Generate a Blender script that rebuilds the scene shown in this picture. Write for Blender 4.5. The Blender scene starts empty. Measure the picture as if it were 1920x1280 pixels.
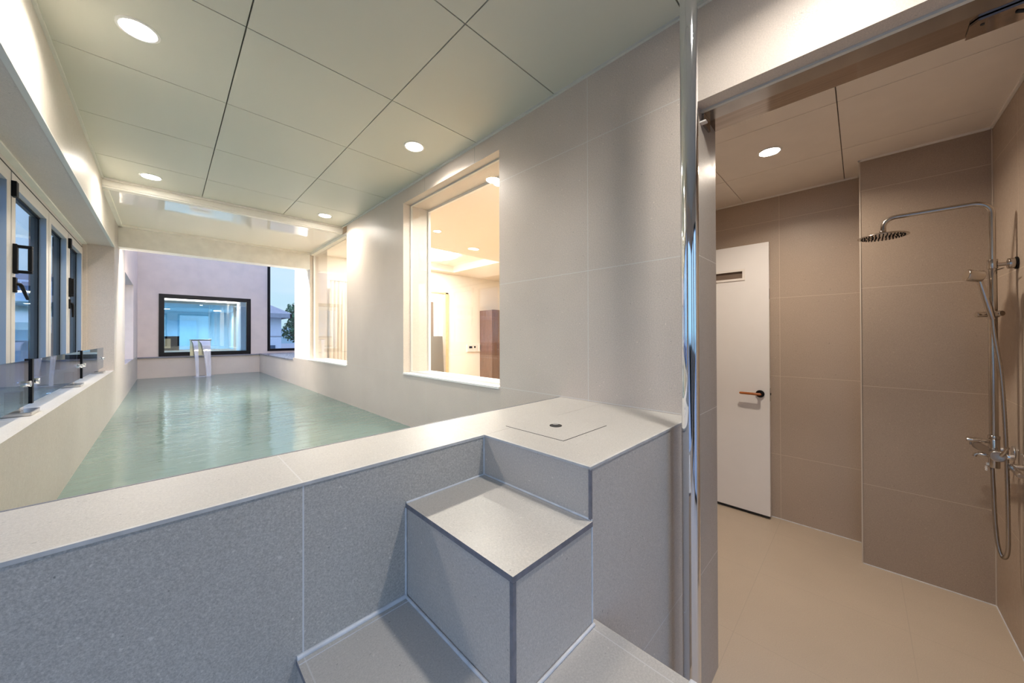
import bpy, bmesh, math, random
from mathutils import Vector, Matrix, noise
random.seed(7)
S = bpy.context.scene
COL = S.collection
PI = math.pi

# ------------------------------------------------------------------ camera
# X runs along the pool front to the right, Y along the pool into the depth, Z up; shower floor is z = 0
F_PX, CX, CY = 650.993, 960.0, 627.0
def _unit(v): return Vector(v).normalized()
yc = _unit((310 - CX, -(632 - CY), -F_PX))
xc = _unit((1612 - CX, -(628.5 - CY), -F_PX))
zc = xc.cross(yc)
rot = Matrix(((xc.x, xc.y, xc.z), (yc.x, yc.y, yc.z), (zc.x, zc.y, zc.z)))   # camera -> world
cam_d = bpy.data.cameras.new('camera')
cam_d.sensor_fit = 'HORIZONTAL'; cam_d.sensor_width = 36.0
cam_d.lens = F_PX / 1920 * 36.0
cam_d.shift_x = 0.0
cam_d.shift_y = (CY - 640.0) / 1920
cam_d.clip_start = 0.02; cam_d.clip_end = 500
cam = bpy.data.objects.new('camera', cam_d); COL.objects.link(cam)
cam.matrix_world = Matrix.Translation((0, 0, 1.4)) @ rot.to_4x4()
S.camera = cam

# ------------------------------------------------------------------ colour management, world, exposure
S.view_settings.view_transform = 'Standard'
S.view_settings.look = 'None'
S.view_settings.gamma = 1.0
S.view_settings.use_curve_mapping = False
S.view_settings.exposure = 1.0
try:
    S.cycles.use_denoising = True
    S.cycles.max_bounces = 12
    S.cycles.diffuse_bounces = 6
    S.cycles.glossy_bounces = 5
    S.cycles.transparent_max_bounces = 16
    S.cycles.caustics_reflective = False
    S.cycles.caustics_refractive = False
    S.cycles.sample_clamp_indirect = 15.0
except Exception:
    pass
W = bpy.data.worlds.new('dusk_sky'); S.world = W; W.use_nodes = True
nt = W.node_tree; nt.nodes.clear()
tc = nt.nodes.new('ShaderNodeTexCoord'); sp = nt.nodes.new('ShaderNodeSeparateXYZ')
nt.links.new(tc.outputs['Generated'], sp.inputs[0])
cr = nt.nodes.new('ShaderNodeValToRGB'); e = cr.color_ramp.elements
e[0].position = 0.0; e[0].color = (0.30, 0.36, 0.42, 1)
e[1].position = 1.0; e[1].color = (0.56, 0.60, 0.92, 1)
for p_, c_ in ((0.49, (0.15, 0.20, 0.25, 1)), (0.505, (0.30, 0.44, 0.50, 1)), (0.59, (0.38, 0.47, 0.57, 1)), (0.66, (0.46, 0.54, 0.80, 1)), (0.80, (0.60, 0.64, 0.95, 1))):
    n_ = e.new(p_); n_.color = c_
ma = nt.nodes.new('ShaderNodeMath'); ma.operation = 'MULTIPLY_ADD'; ma.inputs[1].default_value = 0.5; ma.inputs[2].default_value = 0.5
nt.links.new(sp.outputs['Z'], ma.inputs[0])
nz = nt.nodes.new('ShaderNodeTexNoise'); nz.inputs['Scale'].default_value = 5.0; nz.inputs['Detail'].default_value = 5.0
mp = nt.nodes.new('ShaderNodeMapping'); mp.inputs['Scale'].default_value = (1, 1, 3.5)
nt.links.new(tc.outputs['Generated'], mp.inputs[0]); nt.links.new(mp.outputs[0], nz.inputs['Vector'])
nr = nt.nodes.new('ShaderNodeMapRange'); nr.inputs[1].default_value = 0.42; nr.inputs[2].default_value = 0.7; nr.inputs[3].default_value = 0; nr.inputs[4].default_value = 0.45
nt.links.new(nz.outputs[0], nr.inputs[0])
mx = nt.nodes.new('ShaderNodeMixRGB'); mx.inputs[2].default_value = (0.46, 0.50, 0.60, 1)
nt.links.new(ma.outputs[0], cr.inputs[0]); nt.links.new(nr.outputs[0], mx.inputs[0]); nt.links.new(cr.outputs[0], mx.inputs[1])
bg = nt.nodes.new('ShaderNodeBackground'); bg.inputs['Strength'].default_value = 1.0
ow = nt.nodes.new('ShaderNodeOutputWorld')
# the sky away from the sunset (behind and left of the camera) is a deeper, bluer dusk
vd = nt.nodes.new('ShaderNodeVectorMath'); vd.operation = 'DOT_PRODUCT'; vd.inputs[1].default_value = (-0.75, -0.66, 0.0)
nt.links.new(tc.outputs['Generated'], vd.inputs[0])
vr = nt.nodes.new('ShaderNodeMapRange'); vr.inputs[1].default_value = -0.35; vr.inputs[2].default_value = 0.5; vr.inputs[3].default_value = 0; vr.inputs[4].default_value = 1; vr.interpolation_type = 'SMOOTHSTEP'
nt.links.new(vd.outputs['Value'], vr.inputs[0])
blu = nt.nodes.new('ShaderNodeMixRGB'); blu.blend_type = 'MULTIPLY'; blu.inputs[2].default_value = (0.86, 1.10, 1.32, 1)
nt.links.new(vr.outputs[0], blu.inputs[0]); nt.links.new(mx.outputs[0], blu.inputs[1])
nt.links.new(blu.outputs[0], bg.inputs[0]); nt.links.new(bg.outputs[0], ow.inputs[0])

def portal(loc, rot_, sx, sy):      # a sampling guide at an opening: gives no light of its own
    L = bpy.data.lights.new('portal', 'AREA'); L.shape = 'RECTANGLE'; L.size = sx; L.size_y = sy
    L.cycles.is_portal = True
    o = bpy.data.objects.new('sky_portal', L); COL.objects.link(o); o.location = loc; o.rotation_euler = rot_

POOL_W = 5.7      # downlight watts
LAMP_COL = (1.0, 0.92, 0.81)

# ------------------------------------------------------------------ materials
def new_mat(name):
    m = bpy.data.materials.new(name); m.use_nodes = True
    m.node_tree.nodes.clear(); return m, m.node_tree
def principled(name, col, rough=0.5, metal=0.0, spec=0.5, noise_amt=0.0, noise_scale=8.0, bump=0.0, bump_scale=200.0, coat=0.0, emit=None, emit_s=0.0, stretch=None, ior=1.5):
    m, t = new_mat(name)
    out = t.nodes.new('ShaderNodeOutputMaterial'); b = t.nodes.new('ShaderNodeBsdfPrincipled')
    t.links.new(b.outputs[0], out.inputs[0])
    b.inputs['Base Color'].default_value = (*col, 1); b.inputs['Roughness'].default_value = rough
    b.inputs['Metallic'].default_value = metal; b.inputs['Specular IOR Level'].default_value = spec
    b.inputs['Coat Weight'].default_value = coat; b.inputs['Coat Roughness'].default_value = 0.01; b.inputs['Coat IOR'].default_value = 1.7
    b.inputs['IOR'].default_value = ior
    if emit: b.inputs['Emission Color'].default_value = (*emit, 1); b.inputs['Emission Strength'].default_value = emit_s
    g = t.nodes.new('ShaderNodeNewGeometry'); mp = t.nodes.new('ShaderNodeMapping')
    t.links.new(g.outputs['Position'], mp.inputs[0])
    if stretch: mp.inputs['Scale'].default_value = stretch
    n = t.nodes.new('ShaderNodeTexNoise'); n.inputs['Scale'].default_value = noise_scale; n.inputs['Detail'].default_value = 4
    t.links.new(mp.outputs[0], n.inputs['Vector'])
    mixc = t.nodes.new('ShaderNodeMixRGB'); mixc.blend_type = 'MULTIPLY'
    mixc.inputs[0].default_value = 1.0; mixc.inputs[1].default_value = (*col, 1)
    r = t.nodes.new('ShaderNodeMapRange'); r.inputs[3].default_value = 1 - noise_amt; r.inputs[4].default_value = 1 + noise_amt
    r.inputs[1].default_value = 0.3; r.inputs[2].default_value = 0.7
    t.links.new(n.outputs[0], r.inputs[0]); t.links.new(r.outputs[0], mixc.inputs[2]); t.links.new(mixc.outputs[0], b.inputs['Base Color'])
    if bump > 0:
        n2 = t.nodes.new('ShaderNodeTexNoise'); n2.inputs['Scale'].default_value = bump_scale; n2.inputs['Detail'].default_value = 3
        t.links.new(mp.outputs[0], n2.inputs['Vector'])
        bp = t.nodes.new('ShaderNodeBump'); bp.inputs['Strength'].default_value = bump; bp.inputs['Distance'].default_value = 0.002
        t.links.new(n2.outputs[0], bp.inputs['Height']); t.links.new(bp.outputs[0], b.inputs['Normal'])
    return m

def tile_mat(name, lines, base=(0.60, 0.55, 0.48), grout=(0.72, 0.69, 0.64), gw=0.003, rough=0.42, speck=1.0, spec=0.4, bump=0.25):
    """stone tile: lines = [(axis, period, offset)] with period None for a single joint at offset"""
    m, t = new_mat(name); N = t.nodes; L = t.links
    out = N.new('ShaderNodeOutputMaterial'); b = N.new('ShaderNodeBsdfPrincipled'); L.new(b.outputs[0], out.inputs[0])
    b.inputs['Specular IOR Level'].default_value = spec
    g = N.new('ShaderNodeNewGeometry'); sx = N.new('ShaderNodeSeparateXYZ'); L.new(g.outputs['Position'], sx.inputs[0])
    # broad cloudiness + fine grain + pale flecks + dark pits
    def noi(scale, det=3, rgh=0.6):
        n = N.new('ShaderNodeTexNoise'); n.inputs['Scale'].default_value = scale; n.inputs['Detail'].default_value = det; n.inputs['Roughness'].default_value = rgh
        L.new(g.outputs['Position'], n.inputs['Vector']); return n.outputs[0]
    def rng(src, a, b_, c, d):
        r = N.new('ShaderNodeMapRange'); r.inputs[1].default_value = a; r.inputs[2].default_value = b_; r.inputs[3].default_value = c; r.inputs[4].default_value = d
        L.new(src, r.inputs[0]); return r.outputs[0]
    def mul(col, fac):
        mm = N.new('ShaderNodeMixRGB'); mm.blend_type = 'MULTIPLY'; mm.inputs[0].default_value = 1; L.new(fac, mm.inputs[2])
        if isinstance(col, tuple): mm.inputs[1].default_value = (*col, 1)
        else: L.new(col, mm.inputs[1])
        return mm.outputs[0]
    c = mul(base, rng(noi(2.2), 0.3, 0.7, 0.96, 1.04))
    c = mul(c, rng(noi(230, 2, 0.8), 0.3, 0.7, 1 - 0.10 * speck, 1 + 0.10 * speck))
    c = mul(c, rng(noi(620, 1, 0.5), 0.3, 0.7, 1 - 0.06 * speck, 1 + 0.06 * speck))
    def fleck(col, src, lo, hi, colour):
        mm = N.new('ShaderNodeMixRGB'); L.new(rng(src, lo, hi, 0, 1), mm.inputs[0]); L.new(col, mm.inputs[1]); mm.inputs[2].default_value = (*colour, 1); return mm.outputs[0]
    if speck > 0.5: c = fleck(c, noi(95, 2, 0.5), 0.70, 0.76, tuple(min(1, k * (1 + 0.22 * min(speck, 1.5))) for k in base))
    nd = N.new('ShaderNodeTexNoise'); nd.inputs['Scale'].default_value = 120; nd.inputs['Detail'].default_value = 1
    mpp = N.new('ShaderNodeMapping'); mpp.inputs['Location'].default_value = (3.1, 7.7, 1.3); L.new(g.outputs['Position'], mpp.inputs[0]); L.new(mpp.outputs[0], nd.inputs['Vector'])
    if speck > 0.5: c = fleck(c, nd.outputs[0], 0.75, 0.80, tuple(k * (1 - 0.34 * min(speck, 1.5)) for k in base))
    mask = None
    for ax, per, off in lines:
        s = N.new('ShaderNodeMath'); s.operation = 'SUBTRACT'; s.inputs[1].default_value = off; L.new(sx.outputs['XYZ'.index(ax)], s.inputs[0])
        v = s.outputs[0]
        if per:
            a = N.new('ShaderNodeMath'); a.operation = 'ADD'; a.inputs[1].default_value = per * 0.5; L.new(v, a.inputs[0])
            d = N.new('ShaderNodeMath'); d.operation = 'FLOORED_MODULO'; d.inputs[1].default_value = per; L.new(a.outputs[0], d.inputs[0])
            e_ = N.new('ShaderNodeMath'); e_.operation = 'SUBTRACT'; e_.inputs[1].default_value = per * 0.5; L.new(d.outputs[0], e_.inputs[0]); v = e_.outputs[0]
        ab = N.new('ShaderNodeMath'); ab.operation = 'ABSOLUTE'; L.new(v, ab.inputs[0])
        lt = N.new('ShaderNodeMath'); lt.operation = 'LESS_THAN'; lt.inputs[1].default_value = gw / 2; L.new(ab.outputs[0], lt.inputs[0])
        if mask is None: mask = lt.outputs[0]
        else:
            mxm = N.new('ShaderNodeMath'); mxm.operation = 'MAXIMUM'; L.new(mask, mxm.inputs[0]); L.new(lt.outputs[0], mxm.inputs[1]); mask = mxm.outputs[0]
    hb = noi(260, 3, 0.7)
    if mask is not None:
        mm = N.new('ShaderNodeMixRGB'); L.new(mask, mm.inputs[0]); L.new(c, mm.inputs[1]); mm.inputs[2].default_value = (*grout, 1); c = mm.outputs[0]
        sb = N.new('ShaderNodeMath'); sb.operation = 'MULTIPLY_ADD'; sb.inputs[1].default_value = -1.2; L.new(mask, sb.inputs[0]); L.new(hb, sb.inputs[2]); hb = sb.outputs[0]
    L.new(c, b.inputs['Base Color'])
    bp = N.new('ShaderNodeBump'); bp.inputs['Strength'].default_value = bump; bp.inputs['Distance'].default_value = 0.0012
    L.new(hb, bp.inputs['Height']); L.new(bp.outputs[0], b.inputs['Normal'])
    L.new(rng(noi(60), 0.3, 0.7, rough - 0.05, rough + 0.06), b.inputs['Roughness'])
    return m

def pane_mat(name, tint=(0.93, 0.97, 0.98), refl=1.0, rough=0.0, base_refl=0.04, haze=0.0, haze_col=(0.5, 0.6, 0.7)):
    m, t = new_mat(name); N = t.nodes; L = t.links
    out = N.new('ShaderNodeOutputMaterial'); tr = N.new('ShaderNodeBsdfTransparent'); gl = N.new('ShaderNodeBsdfGlossy')
    tr.inputs[0].default_value = (*tint, 1); gl.inputs[0].default_value = (1, 1, 1, 1); gl.inputs['Roughness'].default_value = rough
    fr = N.new('ShaderNodeFresnel'); fr.inputs['IOR'].default_value = 1.45
    # inside faces must not see total reflection: use the facing angle only
    lw = N.new('ShaderNodeLayerWeight'); lw.inputs['Blend'].default_value = 0.5
    pw = N.new('ShaderNodeMath'); pw.operation = 'POWER'; pw.inputs[1].default_value = 5.0; L.new(lw.outputs['Facing'], pw.inputs[0])
    md = N.new('ShaderNodeMath'); md.operation = 'MULTIPLY_ADD'; md.inputs[1].default_value = (1 - base_refl) * refl; md.inputs[2].default_value = base_refl; L.new(pw.outputs[0], md.inputs[0])
    mx = N.new('ShaderNodeMixShader'); L.new(md.outputs[0], mx.inputs[0])
    if haze > 0:
        df = N.new('ShaderNodeBsdfDiffuse'); df.inputs[0].default_value = (*haze_col, 1)
        m2 = N.new('ShaderNodeMixShader'); m2.inputs[0].default_value = haze; L.new(tr.outputs[0], m2.inputs[1]); L.new(df.outputs[0], m2.inputs[2]); L.new(m2.outputs[0], mx.inputs[1])
    else: L.new(tr.outputs[0], mx.inputs[1])
    L.new(gl.outputs[0], mx.inputs[2]); L.new(mx.outputs[0], out.inputs[0])
    return m

STONE = (0.655, 0.572, 0.50)
GR = (0.74, 0.71, 0.66)
Zp, Z0 = 0.606, 0.494            # horizontal joints of the walls
M = {}
M['wall_hi'] = tile_mat('stone_tile_wall', [('Z', Zp, Z0), ('Y', None, 0.898)], STONE, GR, speck=1.4)
M['wall_over'] = tile_mat('stone_tile_over_window', [('Y', 0.607, 1.737)], STONE, (0.40, 0.37, 0.33))
M['wall_pier'] = tile_mat('stone_tile_pier', [('Z', Zp, Z0), ('Y', 0.607, 2.955)], STONE, (0.66, 0.62, 0.56), gw=0.0025)
M['wall_low'] = tile_mat('stone_tile_low_wall', [('Z', None, 0.494), ('Y', 0.62, 1.709)], STONE, (0.66, 0.62, 0.56), gw=0.0025)
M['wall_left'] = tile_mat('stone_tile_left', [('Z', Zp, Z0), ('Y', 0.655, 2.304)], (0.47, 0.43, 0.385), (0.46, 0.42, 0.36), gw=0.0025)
M['reveal'] = tile_mat('stone_tile_reveal', [('Z', Zp, Z0)], STONE, (0.66, 0.62, 0.56), gw=0.0025)
M['plain'] = tile_mat('stone_tile_plain', [], STONE, GR)
M['front'] = tile_mat('stone_tile_front', [('X', None, 0.205), ('Z', None, 0.494)], (0.52, 0.49, 0.45), (0.74, 0.74, 0.75), speck=1.9, bump=0.5, rough=0.5)
M['blockf'] = tile_mat('stone_tile_bench', [('Z', None, 0.494)], (0.60, 0.55, 0.50), (0.72, 0.70, 0.68), speck=1.2, bump=0.5, rough=0.5)
M['top'] = tile_mat('stone_tile_top', [('X', None, 0.205), ('X', None, 0.69)], (0.57, 0.54, 0.50), (0.66, 0.64, 0.62), speck=1.0, gw=0.0025, rough=0.4)
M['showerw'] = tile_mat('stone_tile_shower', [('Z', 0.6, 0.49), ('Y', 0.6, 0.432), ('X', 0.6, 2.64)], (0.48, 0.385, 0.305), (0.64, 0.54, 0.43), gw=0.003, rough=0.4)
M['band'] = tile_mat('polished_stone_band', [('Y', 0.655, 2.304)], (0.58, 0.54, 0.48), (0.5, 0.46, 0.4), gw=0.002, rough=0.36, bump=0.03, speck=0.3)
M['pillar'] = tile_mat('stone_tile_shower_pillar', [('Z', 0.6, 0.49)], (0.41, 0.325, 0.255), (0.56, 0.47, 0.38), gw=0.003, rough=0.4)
M['floor'] = tile_mat('stone_tile_floor', [('X', 0.583, 1.905), ('Y', 0.59, 0.43)], (0.56, 0.47, 0.37), (0.50, 0.42, 0.33), gw=0.003, rough=0.35, speck=0.6)
M['jamb'] = tile_mat('stone_tile_jamb', [('Z', Zp, Z0)], (0.46, 0.41, 0.36), GR, gw=0.0025)
M['granite'] = tile_mat('grey_granite', [('X', 0.6, 0.2), ('Y', 0.6, 0.3)], (0.27, 0.26, 0.29), (0.18, 0.18, 0.2), speck=2.2, rough=0.25)
M['ledge'] = tile_mat('stone_tile_ledge', [('Y', 0.655, 2.304)], (0.66, 0.64, 0.60), (0.5, 0.5, 0.5), gw=0.0025, rough=0.35)
M['silicone'] = principled('white_grout', (0.74, 0.75, 0.78), 0.4, noise_amt=0.12, noise_scale=30)
M['bead'] = principled('pale_edge_bead', (0.60, 0.59, 0.58), 0.45, noise_amt=0.1, noise_scale=30)
M['grout_beige'] = principled('beige_grout', (0.62, 0.54, 0.45), 0.5)
M['edge'] = principled('dark_tile_edge', (0.20, 0.20, 0.23), 0.45, noise_amt=0.2, noise_scale=60)
M['gap'] = principled('dark_gap', (0.03, 0.028, 0.025), 0.8)
M['chrome'] = principled('polished_chrome', (0.82, 0.83, 0.86), 0.05, 1.0)
M['steel'] = principled('brushed_steel', (0.62, 0.58, 0.54), 0.22, 1.0, noise_amt=0.12, noise_scale=30, stretch=(1, 1, 12), bump=0.05, bump_scale=120)
M['nickel'] = principled('satin_nickel', (0.52, 0.47, 0.42), 0.20, 1.0)
M['nickel_dark'] = principled('satin_nickel_hose', (0.42, 0.37, 0.32), 0.3, 1.0)
M['steel_dark'] = principled('dark_brushed_steel', (0.42, 0.40, 0.39), 0.16, 1.0, noise_amt=0.15, noise_scale=3, stretch=(1, 3, 1))
M['bronze'] = principled('bronze_mirror_steel', (0.36, 0.30, 0.26), 0.09, 1.0, noise_amt=0.12, noise_scale=4, stretch=(20, 1, 1))
M['ceil_trim'] = principled('ceiling_edge_trim', (0.70, 0.69, 0.64), 0.5)
M['gloss_ceiling'] = principled('glossy_stretch_ceiling', (0.90, 0.87, 0.80), 0.5, coat=1.0)
M['cream'] = principled('cream_paint', (0.90, 0.87, 0.80), 0.55, noise_amt=0.03)
M['beam'] = principled('painted_beam', (0.88, 0.85, 0.79), 0.6, noise_amt=0.05, noise_scale=12)
M['stucco'] = principled('pale_stucco', (0.73, 0.625, 0.555), 0.85, noise_amt=0.05, noise_scale=6, bump=0.3, bump_scale=90)
M['white_col'] = principled('white_painted_column', (0.92, 0.89, 0.85), 0.6, noise_amt=0.02)
M['white'] = principled('white_paint', (0.86, 0.82, 0.78), 0.45, noise_amt=0.015)
M['room'] = principled('room_white', (0.88, 0.84, 0.78), 0.7, noise_amt=0.015)
M['roomc'] = principled('room_ceiling', (0.80, 0.73, 0.66), 0.7)
M['black'] = principled('black_frame', (0.006, 0.005, 0.006), 0.4, spec=0.25)
M['alu'] = principled('silver_aluminium', (0.60, 0.57, 0.53), 0.45, 0.15, noise_amt=0.03)
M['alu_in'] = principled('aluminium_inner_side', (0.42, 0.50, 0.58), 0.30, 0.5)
M['rubber'] = principled('black_rubber', (0.004, 0.004, 0.005), 0.5, spec=0.2)
M['doorw'] = principled('white_door', (0.88, 0.86, 0.85), 0.4, noise_amt=0.01)
M['slot'] = principled('vent_slot_glass', (0.20, 0.15, 0.12), 0.15)
M['wood'] = principled('orange_wood', (0.42, 0.13, 0.03), 0.35, noise_amt=0.15, noise_scale=40, stretch=(1, 0.2, 1))
M['tan'] = principled('tan_wood_trim', (0.72, 0.50, 0.28), 0.5, noise_amt=0.08, noise_scale=20)
M['brown'] = principled('brown_lacquer', (0.15, 0.075, 0.05), 0.22, coat=0.6, noise_amt=0.2, noise_scale=5, stretch=(6, 6, 0.6))
M['greyboard'] = principled('grey_brown_panel', (0.16, 0.14, 0.12), 0.6)
M['curtain'] = principled('cream_curtain', (0.80, 0.74, 0.66), 0.9)
M['screen'] = principled('black_screen', (0.02, 0.02, 0.02), 0.2)
M['lens'] = principled('lamp_lens', (1, 1, 1), 0.5, emit=(1.0, 0.93, 0.85), emit_s=40)
M['lens_ring'] = principled('lamp_ring', (0.85, 0.84, 0.8), 0.4)
M['tray'] = principled('tray_lamp', (1, 1, 1), 0.5, emit=(1.0, 0.95, 0.88), emit_s=6)
M['blue'] = principled('blue_panel', (0.30, 0.52, 0.68), 0.6, noise_amt=0.04)
M['blue_lt'] = principled('pale_blue_paint', (0.48, 0.66, 0.74), 0.6, noise_amt=0.03)
M['leaf'] = principled('dark_green_leaves', (0.07, 0.17, 0.07), 0.7, noise_amt=0.5, noise_scale=3)
M['bark'] = principled('bark', (0.10, 0.07, 0.05), 0.9, noise_amt=0.3)
M['house'] = principled('white_house_render', (0.74, 0.78, 0.82), 0.8, noise_amt=0.03)
M['house_grey'] = principled('grey_house_render', (0.26, 0.27, 0.31), 0.8, noise_amt=0.05)
M['roof'] = principled('grey_roof', (0.36, 0.37, 0.40), 0.8, noise_amt=0.1)
M['awning'] = principled('cream_awning', (0.80, 0.78, 0.60), 0.7)
M['fence'] = principled('dark_fence', (0.05, 0.09, 0.14), 0.6)
M['ground'] = principled('outdoor_paving', (0.30, 0.33, 0.36), 0.9, noise_amt=0.15, noise_scale=2)
M['hill'] = principled('far_hills', (0.22, 0.34, 0.36), 1.0, noise_amt=0.1, noise_scale=0.05)
M['pane'] = pane_mat('clear_pane')
M['pane_far'] = pane_mat('clear_pane_far', tint=(0.72, 0.84, 0.92), base_refl=0.17)
M['pane_bifold'] = pane_mat('bifold_pane', tint=(0.75, 0.86, 0.95), base_refl=0.05, refl=0.4)
M['pane_rail'] = pane_mat('tinted_rail_glass', tint=(0.42, 0.54, 0.68), base_refl=0.10, refl=0.8)
M['basin'] = tile_mat('pool_basin_tile', [('X', 0.3, 0.0), ('Y', 0.3, 0.0)], (0.42, 0.66, 0.52), (0.4, 0.6, 0.5))
M['stream'] = pane_mat('falling_water', tint=(0.9, 0.92, 0.95), base_refl=0.12, haze=0.5, haze_col=(0.85, 0.85, 0.92))
M['yellow'] = principled('brass_reflecting_steel', (0.78, 0.76, 0.60), 0.12, 1.0)

def ceiling_mat():
    m, t = new_mat('ceiling_panels'); N = t.nodes; L = t.links
    out = N.new('ShaderNodeOutputMaterial'); b = N.new('ShaderNodeBsdfPrincipled'); L.new(b.outputs[0], out.inputs[0])
    b.inputs['Base Color'].default_value = (0.64, 0.635, 0.555, 1); b.inputs['Roughness'].default_value = 0.45; b.inputs['Specular IOR Level'].default_value = 0.3
    g = N.new('ShaderNodeNewGeometry'); n = N.new('ShaderNodeTexNoise'); n.inputs['Scale'].default_value = 1.5; L.new(g.outputs['Position'], n.inputs['Vector'])
    r = N.new('ShaderNodeMapRange'); r.inputs[3].default_value = 0.97; r.inputs[4].default_value = 1.03; L.new(n.outputs[0], r.inputs[0])
    mm = N.new('ShaderNodeMixRGB'); mm.blend_type = 'MULTIPLY'; mm.inputs[0].default_value = 1; mm.inputs[1].default_value = (0.64, 0.635, 0.555, 1); L.new(r.outputs[0], mm.inputs[2]); L.new(mm.outputs[0], b.inputs['Base Color'])
    return m
M['ceiling'] = ceiling_mat()
M['ceiling_shower'] = principled('shower_ceiling_panels', (0.90, 0.84, 0.76), 0.5, noise_amt=0.02)

def water_mat():
    m, t = new_mat('milky_green_water'); N = t.nodes; L = t.links
    out = N.new('ShaderNodeOutputMaterial')
    df = N.new('ShaderNodeBsdfDiffuse'); df.inputs[0].default_value = (0.25, 0.345, 0.31, 1)
    tr = N.new('ShaderNodeBsdfTransparent'); tr.inputs[0].default_value = (0.62, 0.85, 0.76, 1)
    gl = N.new('ShaderNodeBsdfGlossy'); gl.inputs['Roughness'].default_value = 0.06
    a = N.new('ShaderNodeMixShader'); a.inputs[0].default_value = 0.72; L.new(tr.outputs[0], a.inputs[1]); L.new(df.outputs[0], a.inputs[2])
    fr = N.new('ShaderNodeFresnel'); fr.inputs['IOR'].default_value = 1.5
    b = N.new('ShaderNodeMixShader'); L.new(fr.outputs[0], b.inputs[0]); L.new(a.outputs[0], b.inputs[1]); L.new(gl.outputs[0], b.inputs[2])
    L.new(b.outputs[0], out.inputs[0])
    g = N.new('ShaderNodeNewGeometry')
    def nn(scale, sc, det=2):
        mp = N.new('ShaderNodeMapping'); mp.inputs['Scale'].default_value = sc; mp.inputs['Rotation'].default_value = (0, 0, 0.25); L.new(g.outputs['Position'], mp.inputs[0])
        n = N.new('ShaderNodeTexNoise'); n.inputs['Scale'].default_value = scale; n.inputs['Detail'].default_value = det; L.new(mp.outputs[0], n.inputs['Vector']); return n.outputs[0]
    n1 = nn(5, (0.8, 2.6, 1)); n2 = nn(30, (0.8, 2.4, 1))
    s = N.new('ShaderNodeMath'); s.operation = 'MULTIPLY_ADD'; s.inputs[1].default_value = 0.22; L.new(n2, s.inputs[0]); L.new(n1, s.inputs[2])
    bp = N.new('ShaderNodeBump'); bp.inputs['Strength'].default_value = 0.5; bp.inputs['Distance'].default_value = 0.010
    L.new(s.outputs[0], bp.inputs['Height'])
    L.new(bp.outputs[0], gl.inputs['Normal']); L.new(bp.outputs[0], fr.inputs['Normal'])
    return m
M['water'] = water_mat()

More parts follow.
